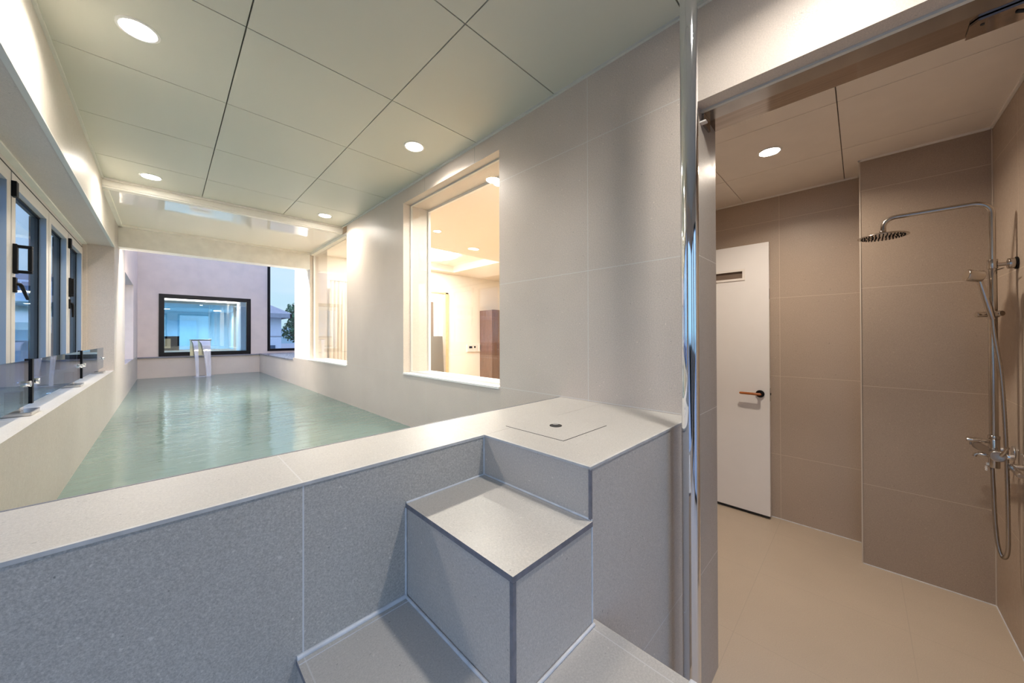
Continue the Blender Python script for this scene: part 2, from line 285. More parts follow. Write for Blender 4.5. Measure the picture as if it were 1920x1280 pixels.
# ------------------------------------------------------------------ mesh builder
class MB:
    def __init__(s): s.bm = bmesh.new(); s.mats = []
    def mi(s, m):
        m = M[m] if isinstance(m, str) else m
        if m not in s.mats: s.mats.append(m)
        return s.mats.index(m)
    def box(s, x0, x1, y0, y1, z0, z1, m='white', faces=None):
        i = s.mi(m)
        v = [s.bm.verts.new(p) for p in ((x0,y0,z0),(x1,y0,z0),(x1,y1,z0),(x0,y1,z0),(x0,y0,z1),(x1,y0,z1),(x1,y1,z1),(x0,y1,z1))]
        F = {'-z': (3,2,1,0), '+z': (4,5,6,7), '-y': (0,1,5,4), '+x': (1,2,6,5), '+y': (2,3,7,6), '-x': (3,0,4,7)}
        for k, q in F.items():
            f = s.bm.faces.new([v[j] for j in q]); f.material_index = i
            if faces and k in faces: f.material_index = s.mi(faces[k])
        return s
    def prism(s, poly, axis, a, b, m='white'):
        """poly: list of 2D points; axis: extrusion axis"""
        i = s.mi(m)
        def P(u, v, w): return {'x': (w, u, v), 'y': (u, w, v), 'z': (u, v, w)}[axis]
        A = [s.bm.verts.new(P(u, v, a)) for u, v in poly]; B = [s.bm.verts.new(P(u, v, b)) for u, v in poly]
        fs = [s.bm.faces.new(A), s.bm.faces.new(B[::-1])]
        n = len(poly)
        for k in range(n): fs.append(s.bm.faces.new((A[k], B[k], B[(k+1) % n], A[(k+1) % n])))
        for f in fs: f.material_index = i
        return s
    def tube(s, pts, r, m='chrome', seg=20, cap=True, smooth=True):
        i = s.mi(m); pts = [Vector(p) for p in pts]; n = len(pts)
        rs = r if isinstance(r, (list, tuple)) else [r] * n
        t0 = (pts[1] - pts[0]).normalized()
        up = Vector((0, 0, 1)) if abs(t0.z) < 0.9 else Vector((1, 0, 0))
        u = t0.cross(up).normalized(); rings = []
        for k in range(n):
            t = (pts[min(k+1, n-1)] - pts[max(k-1, 0)]).normalized()
            u = (u - t * u.dot(t)).normalized(); w = t.cross(u)
            rings.append([s.bm.verts.new(pts[k] + (u * math.cos(2*PI*j/seg) + w * math.sin(2*PI*j/seg)) * rs[k]) for j in range(seg)])
        for k in range(n-1):
            for j in range(seg):
                f = s.bm.faces.new((rings[k][j], rings[k][(j+1) % seg], rings[k+1][(j+1) % seg], rings[k+1][j])); f.material_index = i; f.smooth = smooth
        if cap:
            for ring in (rings[0][::-1], rings[-1]):
                f = s.bm.faces.new([s.bm.verts.new(v.co) for v in ring]); f.material_index = i
        return s
    def lathe(s, c, prof, m='chrome', seg=32, smooth=False):
        i = s.mi(m); rings = []
        for r, z in prof: rings.append([s.bm.verts.new((c[0]+r*math.cos(2*PI*j/seg), c[1]+r*math.sin(2*PI*j/seg), c[2]+z)) for j in range(seg)])
        for A, B in zip(rings[:-1], rings[1:]):
            for j in range(seg):
                f = s.bm.faces.new((A[j], A[(j+1) % seg], B[(j+1) % seg], B[j])); f.material_index = i; f.smooth = smooth
        return s
    def cyl(s, a, b, r, m='chrome', seg=24, r2=None, bev=0.0):
        a, b = Vector(a), Vector(b)
        r2 = r if r2 is None else r2
        if bev > 0:
            d = (b - a).normalized()
            return s.tube([a, a + d*bev*0.3, a + d*bev, b - d*bev, b - d*bev*0.3, b], [r-bev, r-bev*0.3, r, r2, r2-bev*0.3, r2-bev], m, seg)
        return s.tube([a, b], [r, r2], m, seg)
    def ball(s, c, r, m='chrome', sc=(1,1,1), seg=16):
        i = s.mi(m)
        ret = bmesh.ops.create_uvsphere(s.bm, u_segments=seg, v_segments=seg//2, radius=r, matrix=Matrix.Translation(c) @ Matrix.Diagonal((*sc, 1)))
        for v in ret['verts']:
            for f in v.link_faces: f.material_index = i; f.smooth = True
        return s
    def build(s, name, parent=None, origin=None, bevel=0.0, label=None, kind=None, category=None, group=None):
        bmesh.ops.recalc_face_normals(s.bm, faces=s.bm.faces)
        vs = [v.co for v in s.bm.verts]
        if origin is None:
            if parent is not None: origin = Vector((0, 0, 0))
            else:
                lo = [min(v[k] for v in vs) for k in range(3)]; hi = [max(v[k] for v in vs) for k in range(3)]
                origin = Vector(((lo[0]+hi[0])/2, (lo[1]+hi[1])/2, lo[2])) if category else Vector((0, 0, 0))
        off = Vector(origin)
        if parent is not None:
            w = Vector((0, 0, 0)); q = parent
            while q is not None: w += q.location; q = q.parent
            off = w + Vector(origin)
        for v in s.bm.verts: v.co -= off
        me = bpy.data.meshes.new(name); s.bm.to_mesh(me); s.bm.free()
        for m in s.mats: me.materials.append(m)
        o = bpy.data.objects.new(name, me); COL.objects.link(o); o.location = origin
        if parent is not None: o.parent = parent
        if bevel > 0:
            b = o.modifiers.new('bevel', 'BEVEL'); b.width = bevel; b.segments = 2; b.limit_method = 'ANGLE'
        tag(o, label, category, group, kind)
        return o
def tag(o, label=None, category=None, group=None, kind=None):
    if label: o['label'] = label
    if category: o['category'] = category
    if group: o['group'] = group
    if kind: o['kind'] = kind
def thing(name, loc, label, category, group=None, kind=None):
    o = bpy.data.objects.new(name, None); COL.objects.link(o); o.location = loc; o.empty_display_size = 0.1
    tag(o, label, category, group, kind); return o
def struct(mb, name, label=None): return mb.build(name, kind='structure', label=label)
def copy_tree(o, parent=None):
    c = o.copy(); COL.objects.link(c)
    if parent is not None: c.parent = parent
    for ch in list(o.children): copy_tree(ch, c)
    return c
def spline(pts, n=12):
    P = [Vector(p) for p in pts]; P = [P[0]*2 - P[1]] + P + [P[-1]*2 - P[-2]]; out = []
    for i in range(1, len(P)-2):
        for k in range(n):
            t = k/n; a, b, c, d = P[i-1], P[i], P[i+1], P[i+2]
            out.append(0.5*((2*b) + (c-a)*t + (2*a-5*b+4*c-d)*t*t + (3*b-a-3*c+d)*t**3))
    out.append(P[-2]); return out

# ------------------------------------------------------------------ key dimensions
XL, XR = -0.345, 1.40          # pool side wall faces
XO = 1.64                      # outer face of the right wall
ZC = 2.624                     # ceiling
ZT = 1.095                     # top of pool rim and bench
YF0, YF1 = 0.825, 1.065        # front rim
YB = 5.39                      # beam
YE = 8.9                       # far wall
ZW = 0.672                     # water
XG = -0.535                    # folding window plane
YBK = -1.7                     # glazed side behind the camera
XFL = -1.3                     # left side of the foyer

# ------------------------------------------------------------------ floors
mb = MB().box(XFL-0.1, 3.45, YBK, YF0+0.05, -0.1, 0.0, 'floor').box(1.70, 3.45, YF0+0.05, 1.4, -0.1, 0.0, 'floor')
struct(mb, 'floor', 'beige stone tiled floor of the shower and entry')

# ------------------------------------------------------------------ ceilings
def panel_ceiling(xs, ys, z, mat, gap=0.005, th=0.02):
    mb = MB()
    for a, b in zip(xs[:-1], xs[1:]):
        for c, d in zip(ys[:-1], ys[1:]):
            mb.box(a+gap/2, b-gap/2, c+gap/2, d-gap/2, z, z+th, mat)
    mb.box(xs[0], xs[-1], ys[0], ys[-1], z+0.012, z+0.10, M['greyboard'])
    return mb
ys = [YBK-0.05, -0.774, -0.154, 0.466, 1.086, 1.706, 2.338, 2.958, 3.578, 4.07]
mb = panel_ceiling([-0.99, XL-0.0, 0.225, 0.830, XR], ys, ZC, 'ceiling')
struct(mb, 'ceiling', 'grey green panel ceiling over the pool with thin joints')
mb = MB().box(XFL-0.1, -0.99, YBK-0.05, YF0+0.05, ZC, ZC+0.1, 'ceiling')
struct(mb, 'ceiling_entry')
mb = MB()
mb.box(XR-0.012, XR, 0.43, 4.07, ZC-0.010, ZC, 'ceil_trim').box(XL, XL+0.012, YBK, 4.07, ZC-0.010, ZC, 'ceil_trim').box(XR-0.012, XR, YBK, 0.43, ZC-0.010, ZC, 'ceil_trim')
struct(mb, 'trim_1', 'pale edge trim around the panel ceiling')
mb = MB().box(XL, XR, 4.072, 4.085, 2.610, ZC+0.02, 'beam').box(XL, XR, 4.085, 4.14, 2.553, ZC+0.05, 'cream').box(XL, XR, 4.075, 4.15, 2.565, 2.60, 'cream')
struct(mb, 'trim_2', 'cream moulding where the panel ceiling ends')
mb = MB().box(XL, 1.47, 4.14, YB, 2.562, 2.66, 'gloss_ceiling')
struct(mb, 'ceiling_glossy', 'glossy cream reflective ceiling before the beam')
mb = MB().box(XL, XL+0.03, 4.14, YB, 2.540, 2.562, 'cream').box(XL, 1.47, YB-0.03, YB, 2.540, 2.562, 'cream').box(1.425, 1.47, 4.0, YB, 2.530, 2.562, 'cream')
struct(mb, 'trim_3', 'cream edge moulding of the glossy ceiling')
mb = MB().box(XL, 1.42, YB, YB+0.16, 2.335, 3.3, 'beam', faces={'-z': 'white_col'})
struct(mb, 'beam', 'cream painted beam across the pool')
mb = MB().box(-0.7, 1.7, 4.0, YB+0.16, 2.66, 2.9, 'beam')
struct(mb, 'roof')

# ------------------------------------------------------------------ right wall
mb = MB()
mb.box(XR, XO, 0.43, 1.506, 0.0, 2.72, 'wall_hi', faces={'+y': 'reveal', '-y': 'jamb'})
mb.box(XR, XO, 1.506, 2.68, 2.508, 2.72, 'wall_over', faces={'-z': 'plain'})
mb.box(XR, XO, 2.68, 3.95, 0.0, 2.72, 'wall_pier', faces={'+y': 'reveal', '-y': 'reveal'})
mb.box(XR, XO, 1.506, 2.68, -0.1, 1.088, 'wall_low', faces={'+z': 'plain'})
mb.box(XR, XO, 3.95, YB, -0.1, 1.078, 'wall_low', faces={'+z': 'plain'})
mb.box(XR, XO, 3.95, YB, 2.66, 2.9, 'beam')
mb.box(XR, 1.46, YBK-0.05, 0.43, 2.27, 2.72, 'plain').box(1.46, XO, YBK-0.05, 0.43, 2.29, 2.72, 'plain')
struct(mb, 'wall_right', 'beige stone tiled wall right of the pool')
mb = MB().box(XR, 1.656, YBK-0.05, -0.60, 0.0, 2.27, 'plain').box(XO, 1.656, 0.43, 1.3, 0.0, 2.48, 'jamb')
struct(mb, 'wall_entry', 'beige stone pier beside the shower opening')
# window sills of the right wall
mb = MB().box(XR-0.006, XO+0.02, 1.510, 2.678, 1.088, 1.100, 'white_col').box(XR-0.006, XO+0.02, 3.952, YB, 1.078, 1.092, 'white_col')
struct(mb, 'trim_4', 'white window sills in the right wall')
# ------------------------------------------------------------------ left wall
mb = MB()
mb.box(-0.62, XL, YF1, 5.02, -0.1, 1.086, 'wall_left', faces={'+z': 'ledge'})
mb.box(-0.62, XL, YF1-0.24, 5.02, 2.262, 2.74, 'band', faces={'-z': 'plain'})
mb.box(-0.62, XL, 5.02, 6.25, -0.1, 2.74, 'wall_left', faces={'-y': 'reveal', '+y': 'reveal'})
struct(mb, 'wall_left', 'beige stone tiled wall left of the pool')
mb = MB()
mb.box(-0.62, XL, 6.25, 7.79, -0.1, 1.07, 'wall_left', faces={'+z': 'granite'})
mb.box(-0.62, XL, 6.25, 7.79, 2.19, 3.3, 'stucco')
mb.box(-0.62, XL, 5.55, 6.25, 2.74, 3.3, 'stucco')
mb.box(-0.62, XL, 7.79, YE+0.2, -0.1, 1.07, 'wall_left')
mb.box(-0.62, XL, 7.79, YE+0.2, 1.07, 3.3, 'stucco')
struct(mb, 'wall_courtyard', 'pale stucco wall left of the far end with an opening')
mb = MB().box(XL-0.015, XL+0.004, YF1-0.2, 5.02, 2.258, 2.266, 'ceil_trim').box(XL-0.20, XL-0.165, YF1-0.2, 5.02, 2.252, 2.264, 'cream').box(-0.56, XL-0.165, 5.002, 5.02, 1.09, 2.262, 'plain')
struct(mb, 'trim_5', 'pale edge trim along the soffit over the folding windows')
# ------------------------------------------------------------------ far wall and right alcove
mb = MB()
mb.box(XL, 1.54, YE, YE+0.2, -0.1, 1.03, 'wall_low')
mb.box(XL, -0.07, YE, YE+0.2, 1.03, 3.3, 'stucco').box(1.24, 1.54, YE, YE+0.2, 1.03, 3.3, 'stucco').box(-0.07, 1.24, YE, YE+0.2, 2.18, 3.3, 'stucco')
mb.box(-0.07, 1.24, YE, YE+0.2, 1.03, 1.06, 'stucco')
mb.box(1.54, 3.2, YE, YE+0.2, -0.1, 1.10, 'stucco').box(1.54, 3.2, YE, YE+0.2, 3.1, 3.4, 'stucco')
struct(mb, 'wall_far', 'pale lilac stucco wall at the far end of the pool')
mb = MB().box(XR, 2.9, 6.2, YE, -0.1, 1.035, 'wall_low').box(2.9, 3.1, 6.2, YE, -0.1, 3.4, 'stucco')
struct(mb, 'wall_alcove', 'low stone wall along the right side of the far pool')
mb = MB().box(XR-0.01, 2.9, 6.2, YE, 1.035, 1.055, 'granite').box(XL-0.1, XR+0.1, YE-0.035, YE, 1.03, 1.050, 'granite')
struct(mb, 'trim_6', 'dark grey granite coping at the far end of the pool')
mb = MB().box(1.42, XO, YB, 6.2, 1.078, 3.4, 'white_col', faces={'-y': 'reveal'}).box(XR, XO, YB, 6.2, -0.1, 1.078, 'wall_low')
struct(mb, 'wall_column', 'bright white wall end beside the glazed opening')
struct(MB().box(XO, 7.1, 5.8, 6.2, -0.1, 3.4, 'room', faces={'+y': 'stucco'}), 'wall_room_back', 'white far wall of the room behind the glass')
# ------------------------------------------------------------------ basin and front rim
mb = MB().box(XL, XR, YF1, YE, -0.45, -0.40, 'basin').box(XL-0.01, XL, YF1, YE, -0.4, -0.1, 'basin').box(XR, XR+0.01, YF1, YE, -0.4, -0.1, 'basin').box(XL, XR, YE, YE+0.01, -0.4, -0.1, 'basin').box(XL, XR, YF1-0.01, YF1, -0.4, 0.0, 'basin')
struct(mb, 'floor_pool', 'pool basin below the water')
mb = MB().box(XFL, XR, YF0, YF1, 0.0, ZT, 'front', faces={'+z': 'top', '+y': 'plain'})
struct(mb, 'wall_front', 'stone tiled front rim of the pool')
mb = MB().box(XFL, 0.70, YF0-0.003, YF0+0.004, ZT-0.006, ZT+0.0008, 'bead').box(XFL, XR, YF1-0.003, YF1+0.003, ZT-0.012, ZT+0.0006, 'edge')
struct(mb, 'trim_7', 'thin pale bead along the rim edge')

# walls of the foyer behind and beside the camera
mb = MB().box(XFL-0.1, XFL, YBK, YF1, 0, 0.25, 'plain').box(XFL-0.1, XFL, YBK, YF1, 2.35, 2.72, 'plain').box(XFL-0.1, XFL, 0.6, YF1, 0.25, 2.35, 'plain')
mb.box(XFL-0.1, XFL, YBK, YBK+0.2, 0.25, 2.35, 'plain').box(XFL, -0.62, YF1-0.1, YF1+0.05, ZT, 2.72, 'plain')
struct(mb, 'wall_entry_left', 'stone wall of the entry on the left')
mb = MB().box(XFL-0.1, XO, YBK-0.15, YBK, 2.35, 2.72, 'plain').box(XFL-0.1, XFL+0.2, YBK-0.15, YBK, 0, 2.35, 'plain').box(0.05, 0.35, YBK-0.15, YBK, 0, 2.35, 'plain').box(1.36, XO, YBK-0.15, YBK, 0, 2.35, 'plain')
struct(mb, 'wall_back', 'stone wall of the entry behind the viewer')

# ------------------------------------------------------------------ shower room
mb = MB()
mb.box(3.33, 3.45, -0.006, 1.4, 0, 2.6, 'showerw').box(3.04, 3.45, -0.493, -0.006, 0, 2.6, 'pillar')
struct(mb, 'wall_shower_back', 'brown beige stone tiled back wall and pillar of the shower room')
struct(MB().box(1.656, 3.45, -0.60, -0.4935, 0, 2.6, 'showerw'), 'wall_shower_right', 'brown beige stone tiled wall carrying the rain shower')
struct(MB().box(1.656, 3.33, 1.3, 1.42, 0, 2.6, 'showerw'), 'wall_shower_left', 'brown beige stone tiled wall at the hidden left end of the shower room')
mb = panel_ceiling([1.60, 2.199, 2.784, 3.345], [-0.493, 0.069, 0.662, 1.3], 2.48, 'ceiling_shower', gap=0.004)
mb.box(3.320, 3.33, -0.006, 1.3, 2.470, 2.48, 'cream').box(3.03, 3.04, -0.493, 0.0, 2.470, 2.48, 'cream').box(1.656, 3.04, -0.493, -0.483, 2.470, 2.48, 'cream').box(3.03, 3.33, -0.006, 0.004, 2.470, 2.48, 'cream')
struct(mb, 'ceiling_shower', 'beige panel ceiling of the shower room')
mb = MB().box(3.036, 3.042, -0.008, -0.002, 0, 2.47, 'grout_beige').box(3.036, 3.04, -0.493, -0.006, 0, 0.004, 'silicone').box(1.656, 3.04, -0.493, -0.489, 0, 0.004, 'silicone').box(3.036, 3.04, -0.493, -0.489, 0, 2.47, 'grout_beige').box(3.325, 3.33, 0, 1.3, 0, 0.004, 'silicone')
struct(mb, 'trim_8', 'pale grout along the shower corners')
# header of the opening
mb = MB()
mb.box(1.4605, 1.474, YBK+0.1, 0.43, 2.262, 2.289, 'ceil_trim')
mb.box(1.474, 1.556, YBK+0.1, 0.43, 2.268, 2.289, 'steel_dark')
mb.box(1.556, 1.656, YBK+0.1, 0.43, 2.2685, 2.289, 'bronze')
mb.box(XO+0.001, 1.656, YBK+0.1, 0.43, 2.2895, 2.48, 'showerw')
struct(mb, 'trim_9', 'steel and bronze lined header over the shower opening')
t = thing('header_cover', (1.615, -0.42, 2.266), 'dark steel cover plate set in the header over the shower opening', 'cover')
MB().prism([(1.575, -0.235), (1.590, -0.222), (1.654, -0.222), (1.654, -0.62), (1.575, -0.62)], 'z', 2.260, 2.266, 'bronze').build('plate', t)
MB().cyl((1.60, -0.245, 2.2585), (1.60, -0.245, 2.262), 0.004, 'gap').build('screw', t)
MB().tube([(1.600, -0.30, 2.2590), (1.612, -0.315, 2.2590), (1.600, -0.335, 2.2590)], 0.004, 'gap', 8).build('latch_slot', t)
mb = MB().box(1.476, 1.556, 0.422, 0.430, 2.222, 2.267, 'steel_dark').box(1.452, 1.476, 0.409, 0.430, 2.218, 2.223, 'white')
mb.build('rail_bracket', category='bracket', label='small steel bracket at the left end of the header over the shower opening')

# ------------------------------------------------------------------ steps and bench
def grout_line(mb, a, b, r=0.0035): mb.tube([a, b], r, 'silicone', 6)
t = thing('tiled_bench', (1.05, 0.635, 0), 'tall stone tiled bench with a square hatch beside the chrome pole', 'bench')
MB().box(0.70, XR-0.001, 0.445, YF0-0.001, 0, ZT, 'blockf', faces={'+z': 'top'}).build('body', t)
mb = MB(); mb.box(0.698, XR, 0.443, 0.449, ZT-0.005, ZT+0.001, 'bead').box(0.698, 0.704, 0.4495, YF0, ZT-0.005, ZT+0.001, 'bead').box(0.6955, 0.702, 0.4405, 0.447, 0.975, ZT-0.0055, 'edge')
mb.build('edge_bead', t)
h = MB().box(0.8205, 1.0625, 0.6115, 0.8505, ZT-0.004, ZT+0.0008, 'top').build('access_hatch', t)
mb = MB().box(0.8185, 0.8205, 0.6095, 0.8505, ZT-0.004, ZT+0.0006, 'gap').box(0.8185, 1.0625, 0.6095, 0.6115, ZT-0.004, ZT+0.0006, 'gap'); mb.build('hatch_gap', t)
mb = MB().cyl((0.94, 0.732, ZT+0.0009), (0.94, 0.732, ZT+0.0022), 0.021, 'gap', 28).build('finger_hole', h, label='dark round finger hole')
MB().cyl((0.946, 0.738, ZT+0.0024), (0.946, 0.738, ZT+0.0040), 0.010, 'chrome', 20).build('finger_pull', h, label='small steel pull in the hole')

def step(label, x0, x1, y0, y1, z0, z1, corner=True):
    t = thing('tiled_step', ((x0+x1)/2, (y0+y1)/2, z0), label, 'step', 'tiled steps up to the pool rim')
    MB().box(x0+0.002, x1-0.002, y0+0.002, y1, z0, z1-0.0121, 'blockf').build('riser', t)
    MB().box(x0-0.001, x1, y0-0.001, y1, z1-0.012, z1, 'edge', faces={'+z': 'top'}).build('tread', t)
    mb = MB()
    if corner: mb.box(x0-0.0005, x0+0.008, y0-0.0005, y0+0.008, z0, z1-0.013, 'edge'); mb.build('corner_trim', t, label='dark corner trim')
    return t
t = step('upper stone tiled step against the bench, smallest and highest', 0.438, 0.698, 0.438, YF0, 0.735, 0.973)
mb = MB()
for a, b in (((0.438, YF0-0.001, 0.974), (0.698, YF0-0.001, 0.974)), ((0.699, 0.440, 0.974), (0.699, YF0, 0.974)), ((0.699, YF0-0.001, 0.974), (0.699, YF0-0.001, ZT)),
             ((0.437, YF0-0.001, 0.735), (0.437, YF0-0.001, 0.962)), ((0.6995, 0.441, 0.735), (0.6995, 0.441, 0.962))): grout_line(mb, a, b, 0.003)
mb.build('grout_line', t)
mb = MB()
for a, b in (((0.436, 0.436, 0.737), (0.436, YF0, 0.737)), ((0.436, 0.436, 0.737), (0.700, 0.436, 0.737))): grout_line(mb, a, b, 0.004)
mb.build('grout_joint', t)
t = step('lower wide stone tiled step in the foreground, below the upper step', 0.193, 0.716, 0.225, YF0, 0.0, 0.735)
MB().box(0.700, 0.722, 0.218, 0.236, 0.690, 0.7375, M['silicone']).build('corner_guard', t, bevel=0.003, label='pale plastic guard on the corner')
mb = MB(); grout_line(mb, (0.193, YF0-0.002, 0.737), (0.438, YF0-0.002, 0.737), 0.006); mb.box(0.193, 0.438, YF0-0.020, YF0-0.0185, 0.735, 0.7358, 'silicone'); mb.build('grout_line', t)

# ------------------------------------------------------------------ chrome pole
t = thing('chrome_pole', (1.178, 0.380, 0), 'tall polished chrome pole in front of the bench, floor to ceiling', 'pole')
MB().cyl((1.178, 0.380, 0.0), (1.178, 0.380, ZC), 0.0258, 'chrome', 48).build('shaft', t)
MB().cyl((1.178, 0.380, 0.0), (1.178, 0.380, 0.02), 0.055, 'chrome', 36, bev=0.004).build('floor_flange', t)
MB().cyl((1.178, 0.380, ZC-0.012), (1.178, 0.380, ZC), 0.05, 'chrome', 36, bev=0.003).build('ceiling_flange', t)

# ------------------------------------------------------------------ downlights
def downlight(x, y, z, label, watt, group, col=LAMP_COL, r=0.052, spot=2.6):
    t = thing('downlight', (x, y, z), label, 'downlight', group)
    MB().lathe((x, y, z), [(r+0.012, 0), (r+0.011, -0.004), (r+0.002, -0.005), (r, -0.002)], 'lens_ring', 40).build('ring', t)
    MB().cyl((x, y, z-0.003), (x, y, z-0.0005), r-0.0005, 'lens', 32).build('lens', t)
    L = bpy.data.lights.new('downlight_lamp', 'AREA'); L.shape = 'DISK'; L.size = r*2; L.energy = watt; L.color = col; L.spread = spot
    o = bpy.data.objects.new('lamp_light', L); COL.objects.link(o); o.parent = t; o.location = (0, 0, -0.0045)
    return t
G = 'round downlights in the pool ceiling'
downlight(-0.078, 2.022, ZC, 'largest pool ceiling downlight, nearest one on the left', POOL_W, G)
downlight(1.132, 2.020, ZC, 'pool ceiling downlight nearest the big room window on the right', POOL_W, G)
downlight(-0.080, 3.811, ZC, 'farther left pool ceiling downlight next to the cream moulding', POOL_W, G)
downlight(1.138, 3.808, ZC, 'small far right pool ceiling downlight near the moulding', POOL_W, G)
downlight(0.97, 0.05, ZC, 'pool ceiling downlight above the viewer, outside the picture', 4.4, G, (1.0, 0.95, 0.88))
downlight(2.508, 0.368, 2.48, 'round downlight in the shower room ceiling', 6.0, 'shower downlights', (1.0, 0.86, 0.70), r=0.048)

t = thing('beam_lamp', (0.55, YB+0.20, 2.42), 'slim light bar fixed to the hidden back of the beam', 'light bar')
MB().box(-0.25, 1.35, YB+0.165, YB+0.225, 2.43, 2.47, 'white').build('housing', t)
MB().box(-0.24, 1.34, YB+0.17, YB+0.22, 2.424, 2.43, 'lens_ring').build('diffuser', t)
L = bpy.data.lights.new('beam_light', 'AREA'); L.shape = 'RECTANGLE'; L.size = 1.56; L.size_y = 0.045; L.energy = 26; L.color = (1.0, 0.91, 0.82)
o = bpy.data.objects.new('beam_light', L); COL.objects.link(o); o.parent = t; o.location = (0, 0, 0.002)

# ------------------------------------------------------------------ water
mb = MB(); i = mb.mi('water')
q = [mb.bm.verts.new(p) for p in ((XL, YF1, ZW), (XR, YF1, ZW), (XR, YE, ZW), (XL, YE, ZW))]; f = mb.bm.faces.new(q); f.material_index = i
o = mb.build('pool_water', category='water', kind='stuff', label='milky green water filling the long indoor pool')

def jet(x, y, z, sgn, label, cover=False):
    t = thing('pool_jet', (x, y, z), label, 'pool jet', 'steel jets just under the water line')
    if cover:
        MB().box(x-0.001*sgn if sgn < 0 else x, x+0.016*sgn if sgn > 0 else x, y-0.055, y+0.055, z-0.035, z+0.02, 'steel').build('cover', t, bevel=0.004)
    else:
        MB().cyl((x, y, z), (x+0.010*sgn, y, z), 0.026, 'steel', 24, bev=0.002).build('flange', t)
        MB().cyl((x+0.010*sgn, y, z), (x+0.022*sgn, y, z), 0.012, 'chrome', 20, bev=0.002).build('nozzle', t)
jet(XL, 3.66, 0.60, 1, 'square steel fitting under the water on the left pool wall', True)
jet(XL, 3.17, 0.625, 1, 'round steel jet nearest the front rim on the left pool wall')
jet(XL, 7.45, 0.640, 1, 'small steel jet at the far end of the left pool wall')
jet(XR, 4.95, 0.650, -1, 'small steel jet on the right pool wall below the cream curtain')

# waterfall spout
t = thing('waterfall_spout', (0.47, YE-0.02, 1.05), 'steel blade spout standing on the far pool edge', 'spout')
MB().box(0.325, 0.620, YE-0.030, YE-0.018, 1.045, 1.345, 'yellow').build('back_plate', t, bevel=0.002)
MB().box(0.320, 0.625, YE-0.16, YE-0.018, 1.335, 1.358, 'steel').build('blade', t, bevel=0.002)
MB().box(0.340, 0.605, YE-0.165, YE-0.155, 1.339, 1.352, 'gap').build('slot', t)
def ribbon(name, xa0, xa1, xb0, xb1, label):
    mb = MB(); i = mb.mi('stream'); n = 14; prev = None
    for k in range(n+1):
        s = k/n; z = 1.333 - (1.333-ZW)*s; y = YE-0.168 - 0.14*math.sqrt(s)
        w = s**0.45; a = xa0 + (xb0-xa0)*w; b = xa1 + (xb1-xa1)*w
        row = []
        for j in range(7):
            u = j/6; x = a + (b-a)*u; th = 0.010 + 0.004*math.sin(j*2.1+k*0.7)
            row.append((mb.bm.verts.new((x, y-th, z)), mb.bm.verts.new((x, y, z))))
        if prev:
            for j in range(6):
                for q in ((prev[j][0], prev[j+1][0], row[j+1][0], row[j][0]), (prev[j][1], row[j][1], row[j+1][1], prev[j+1][1])):
                    f = mb.bm.faces.new(q); f.material_index = i; f.smooth = True
        prev = row
    mb.build(name, category='water stream', label=label, kind='stuff')
ribbon('water_stream', 0.345, 0.425, 0.400, 0.440, 'narrow left stream of water falling from the blade spout')
ribbon('water_stream', 0.445, 0.600, 0.545, 0.610, 'wider right stream of water falling from the blade spout')
mb = MB(); 
for k in range(26):
    a = random.random()*2*PI; r = random.random()**0.6
    mb.ball((0.50+0.16*r*math.cos(a), YE-0.31+0.07*r*math.sin(a), ZW+0.001), 0.012+random.random()*0.012, 'stream', (1.6, 1.2, 0.25), 8)
mb.build('water_foam', category='foam', kind='stuff', label='white foam where the streams meet the pool')

# ------------------------------------------------------------------ windows
def frame_window(name, label, ax, plane, a0, a1, z0, z1, fw, th, mat, pane, sgn=1, gap=0.0):
    """ax: axis along the window; plane: position on the other axis"""
    def bx(mb, u0, u1, w0, w1, v0, v1, m):
        if ax == 'x': mb.box(u0, u1, w0, w1, v0, v1, m)
        else: mb.box(w0, w1, u0, u1, v0, v1, m)
    t = thing(name, (plane if ax == 'y' else (a0+a1)/2, plane if ax == 'x' else (a0+a1)/2, z0), label, None, kind='structure')
    mb = MB()
    for q in ((a0, a1, z1-fw, z1), (a0, a1, z0, z0+fw), (a0, a0+fw, z0+fw, z1-fw), (a1-fw, a1, z0+fw, z1-fw)): bx(mb, q[0], q[1], plane, plane+th*sgn, q[2], q[3], mat)
    mb.build('window_frame', t)
    mb = MB(); bx(mb, a0+fw-0.004, a1-fw+0.004, plane+th*sgn*0.45, plane+th*sgn*0.45+0.006, z0+fw-0.004, z1-fw+0.004, pane); mb.build('pane', t)
    return t
frame_window('window_1', 'clear glass pane to the bright room, set in the far right opening', 'y', 1.463, 3.952, YB, 1.092, 2.56, 0.008, 0.02, 'white_col', 'pane')
frame_window('window_2', 'large frameless window to the bright room in the right wall', 'y', 1.463, 1.506, 2.68, 1.100, 2.508, 0.010, 0.016, 'ceil_trim', 'pane')
mb = MB().box(XO-0.01, XO+0.012, 1.506, 2.68, 2.488, 2.508, 'white').box(XO-0.01, XO+0.012, 2.665, 2.68, 1.10, 2.49, 'white')
struct(mb, 'trim_10', 'white inner edge of the large window')
frame_window('window_3', 'black framed window in the far lilac wall above the spout', 'x', YE-0.012, -0.085, 1.250, 1.052, 2.185, 0.072, 0.08, 'black', 'pane_far')
frame_window('window_4', 'tall black framed window to the sky beside the lilac wall', 'x', YE-0.012, 1.535, 2.89, 1.10, 3.12, 0.05, 0.08, 'black', 'pane')

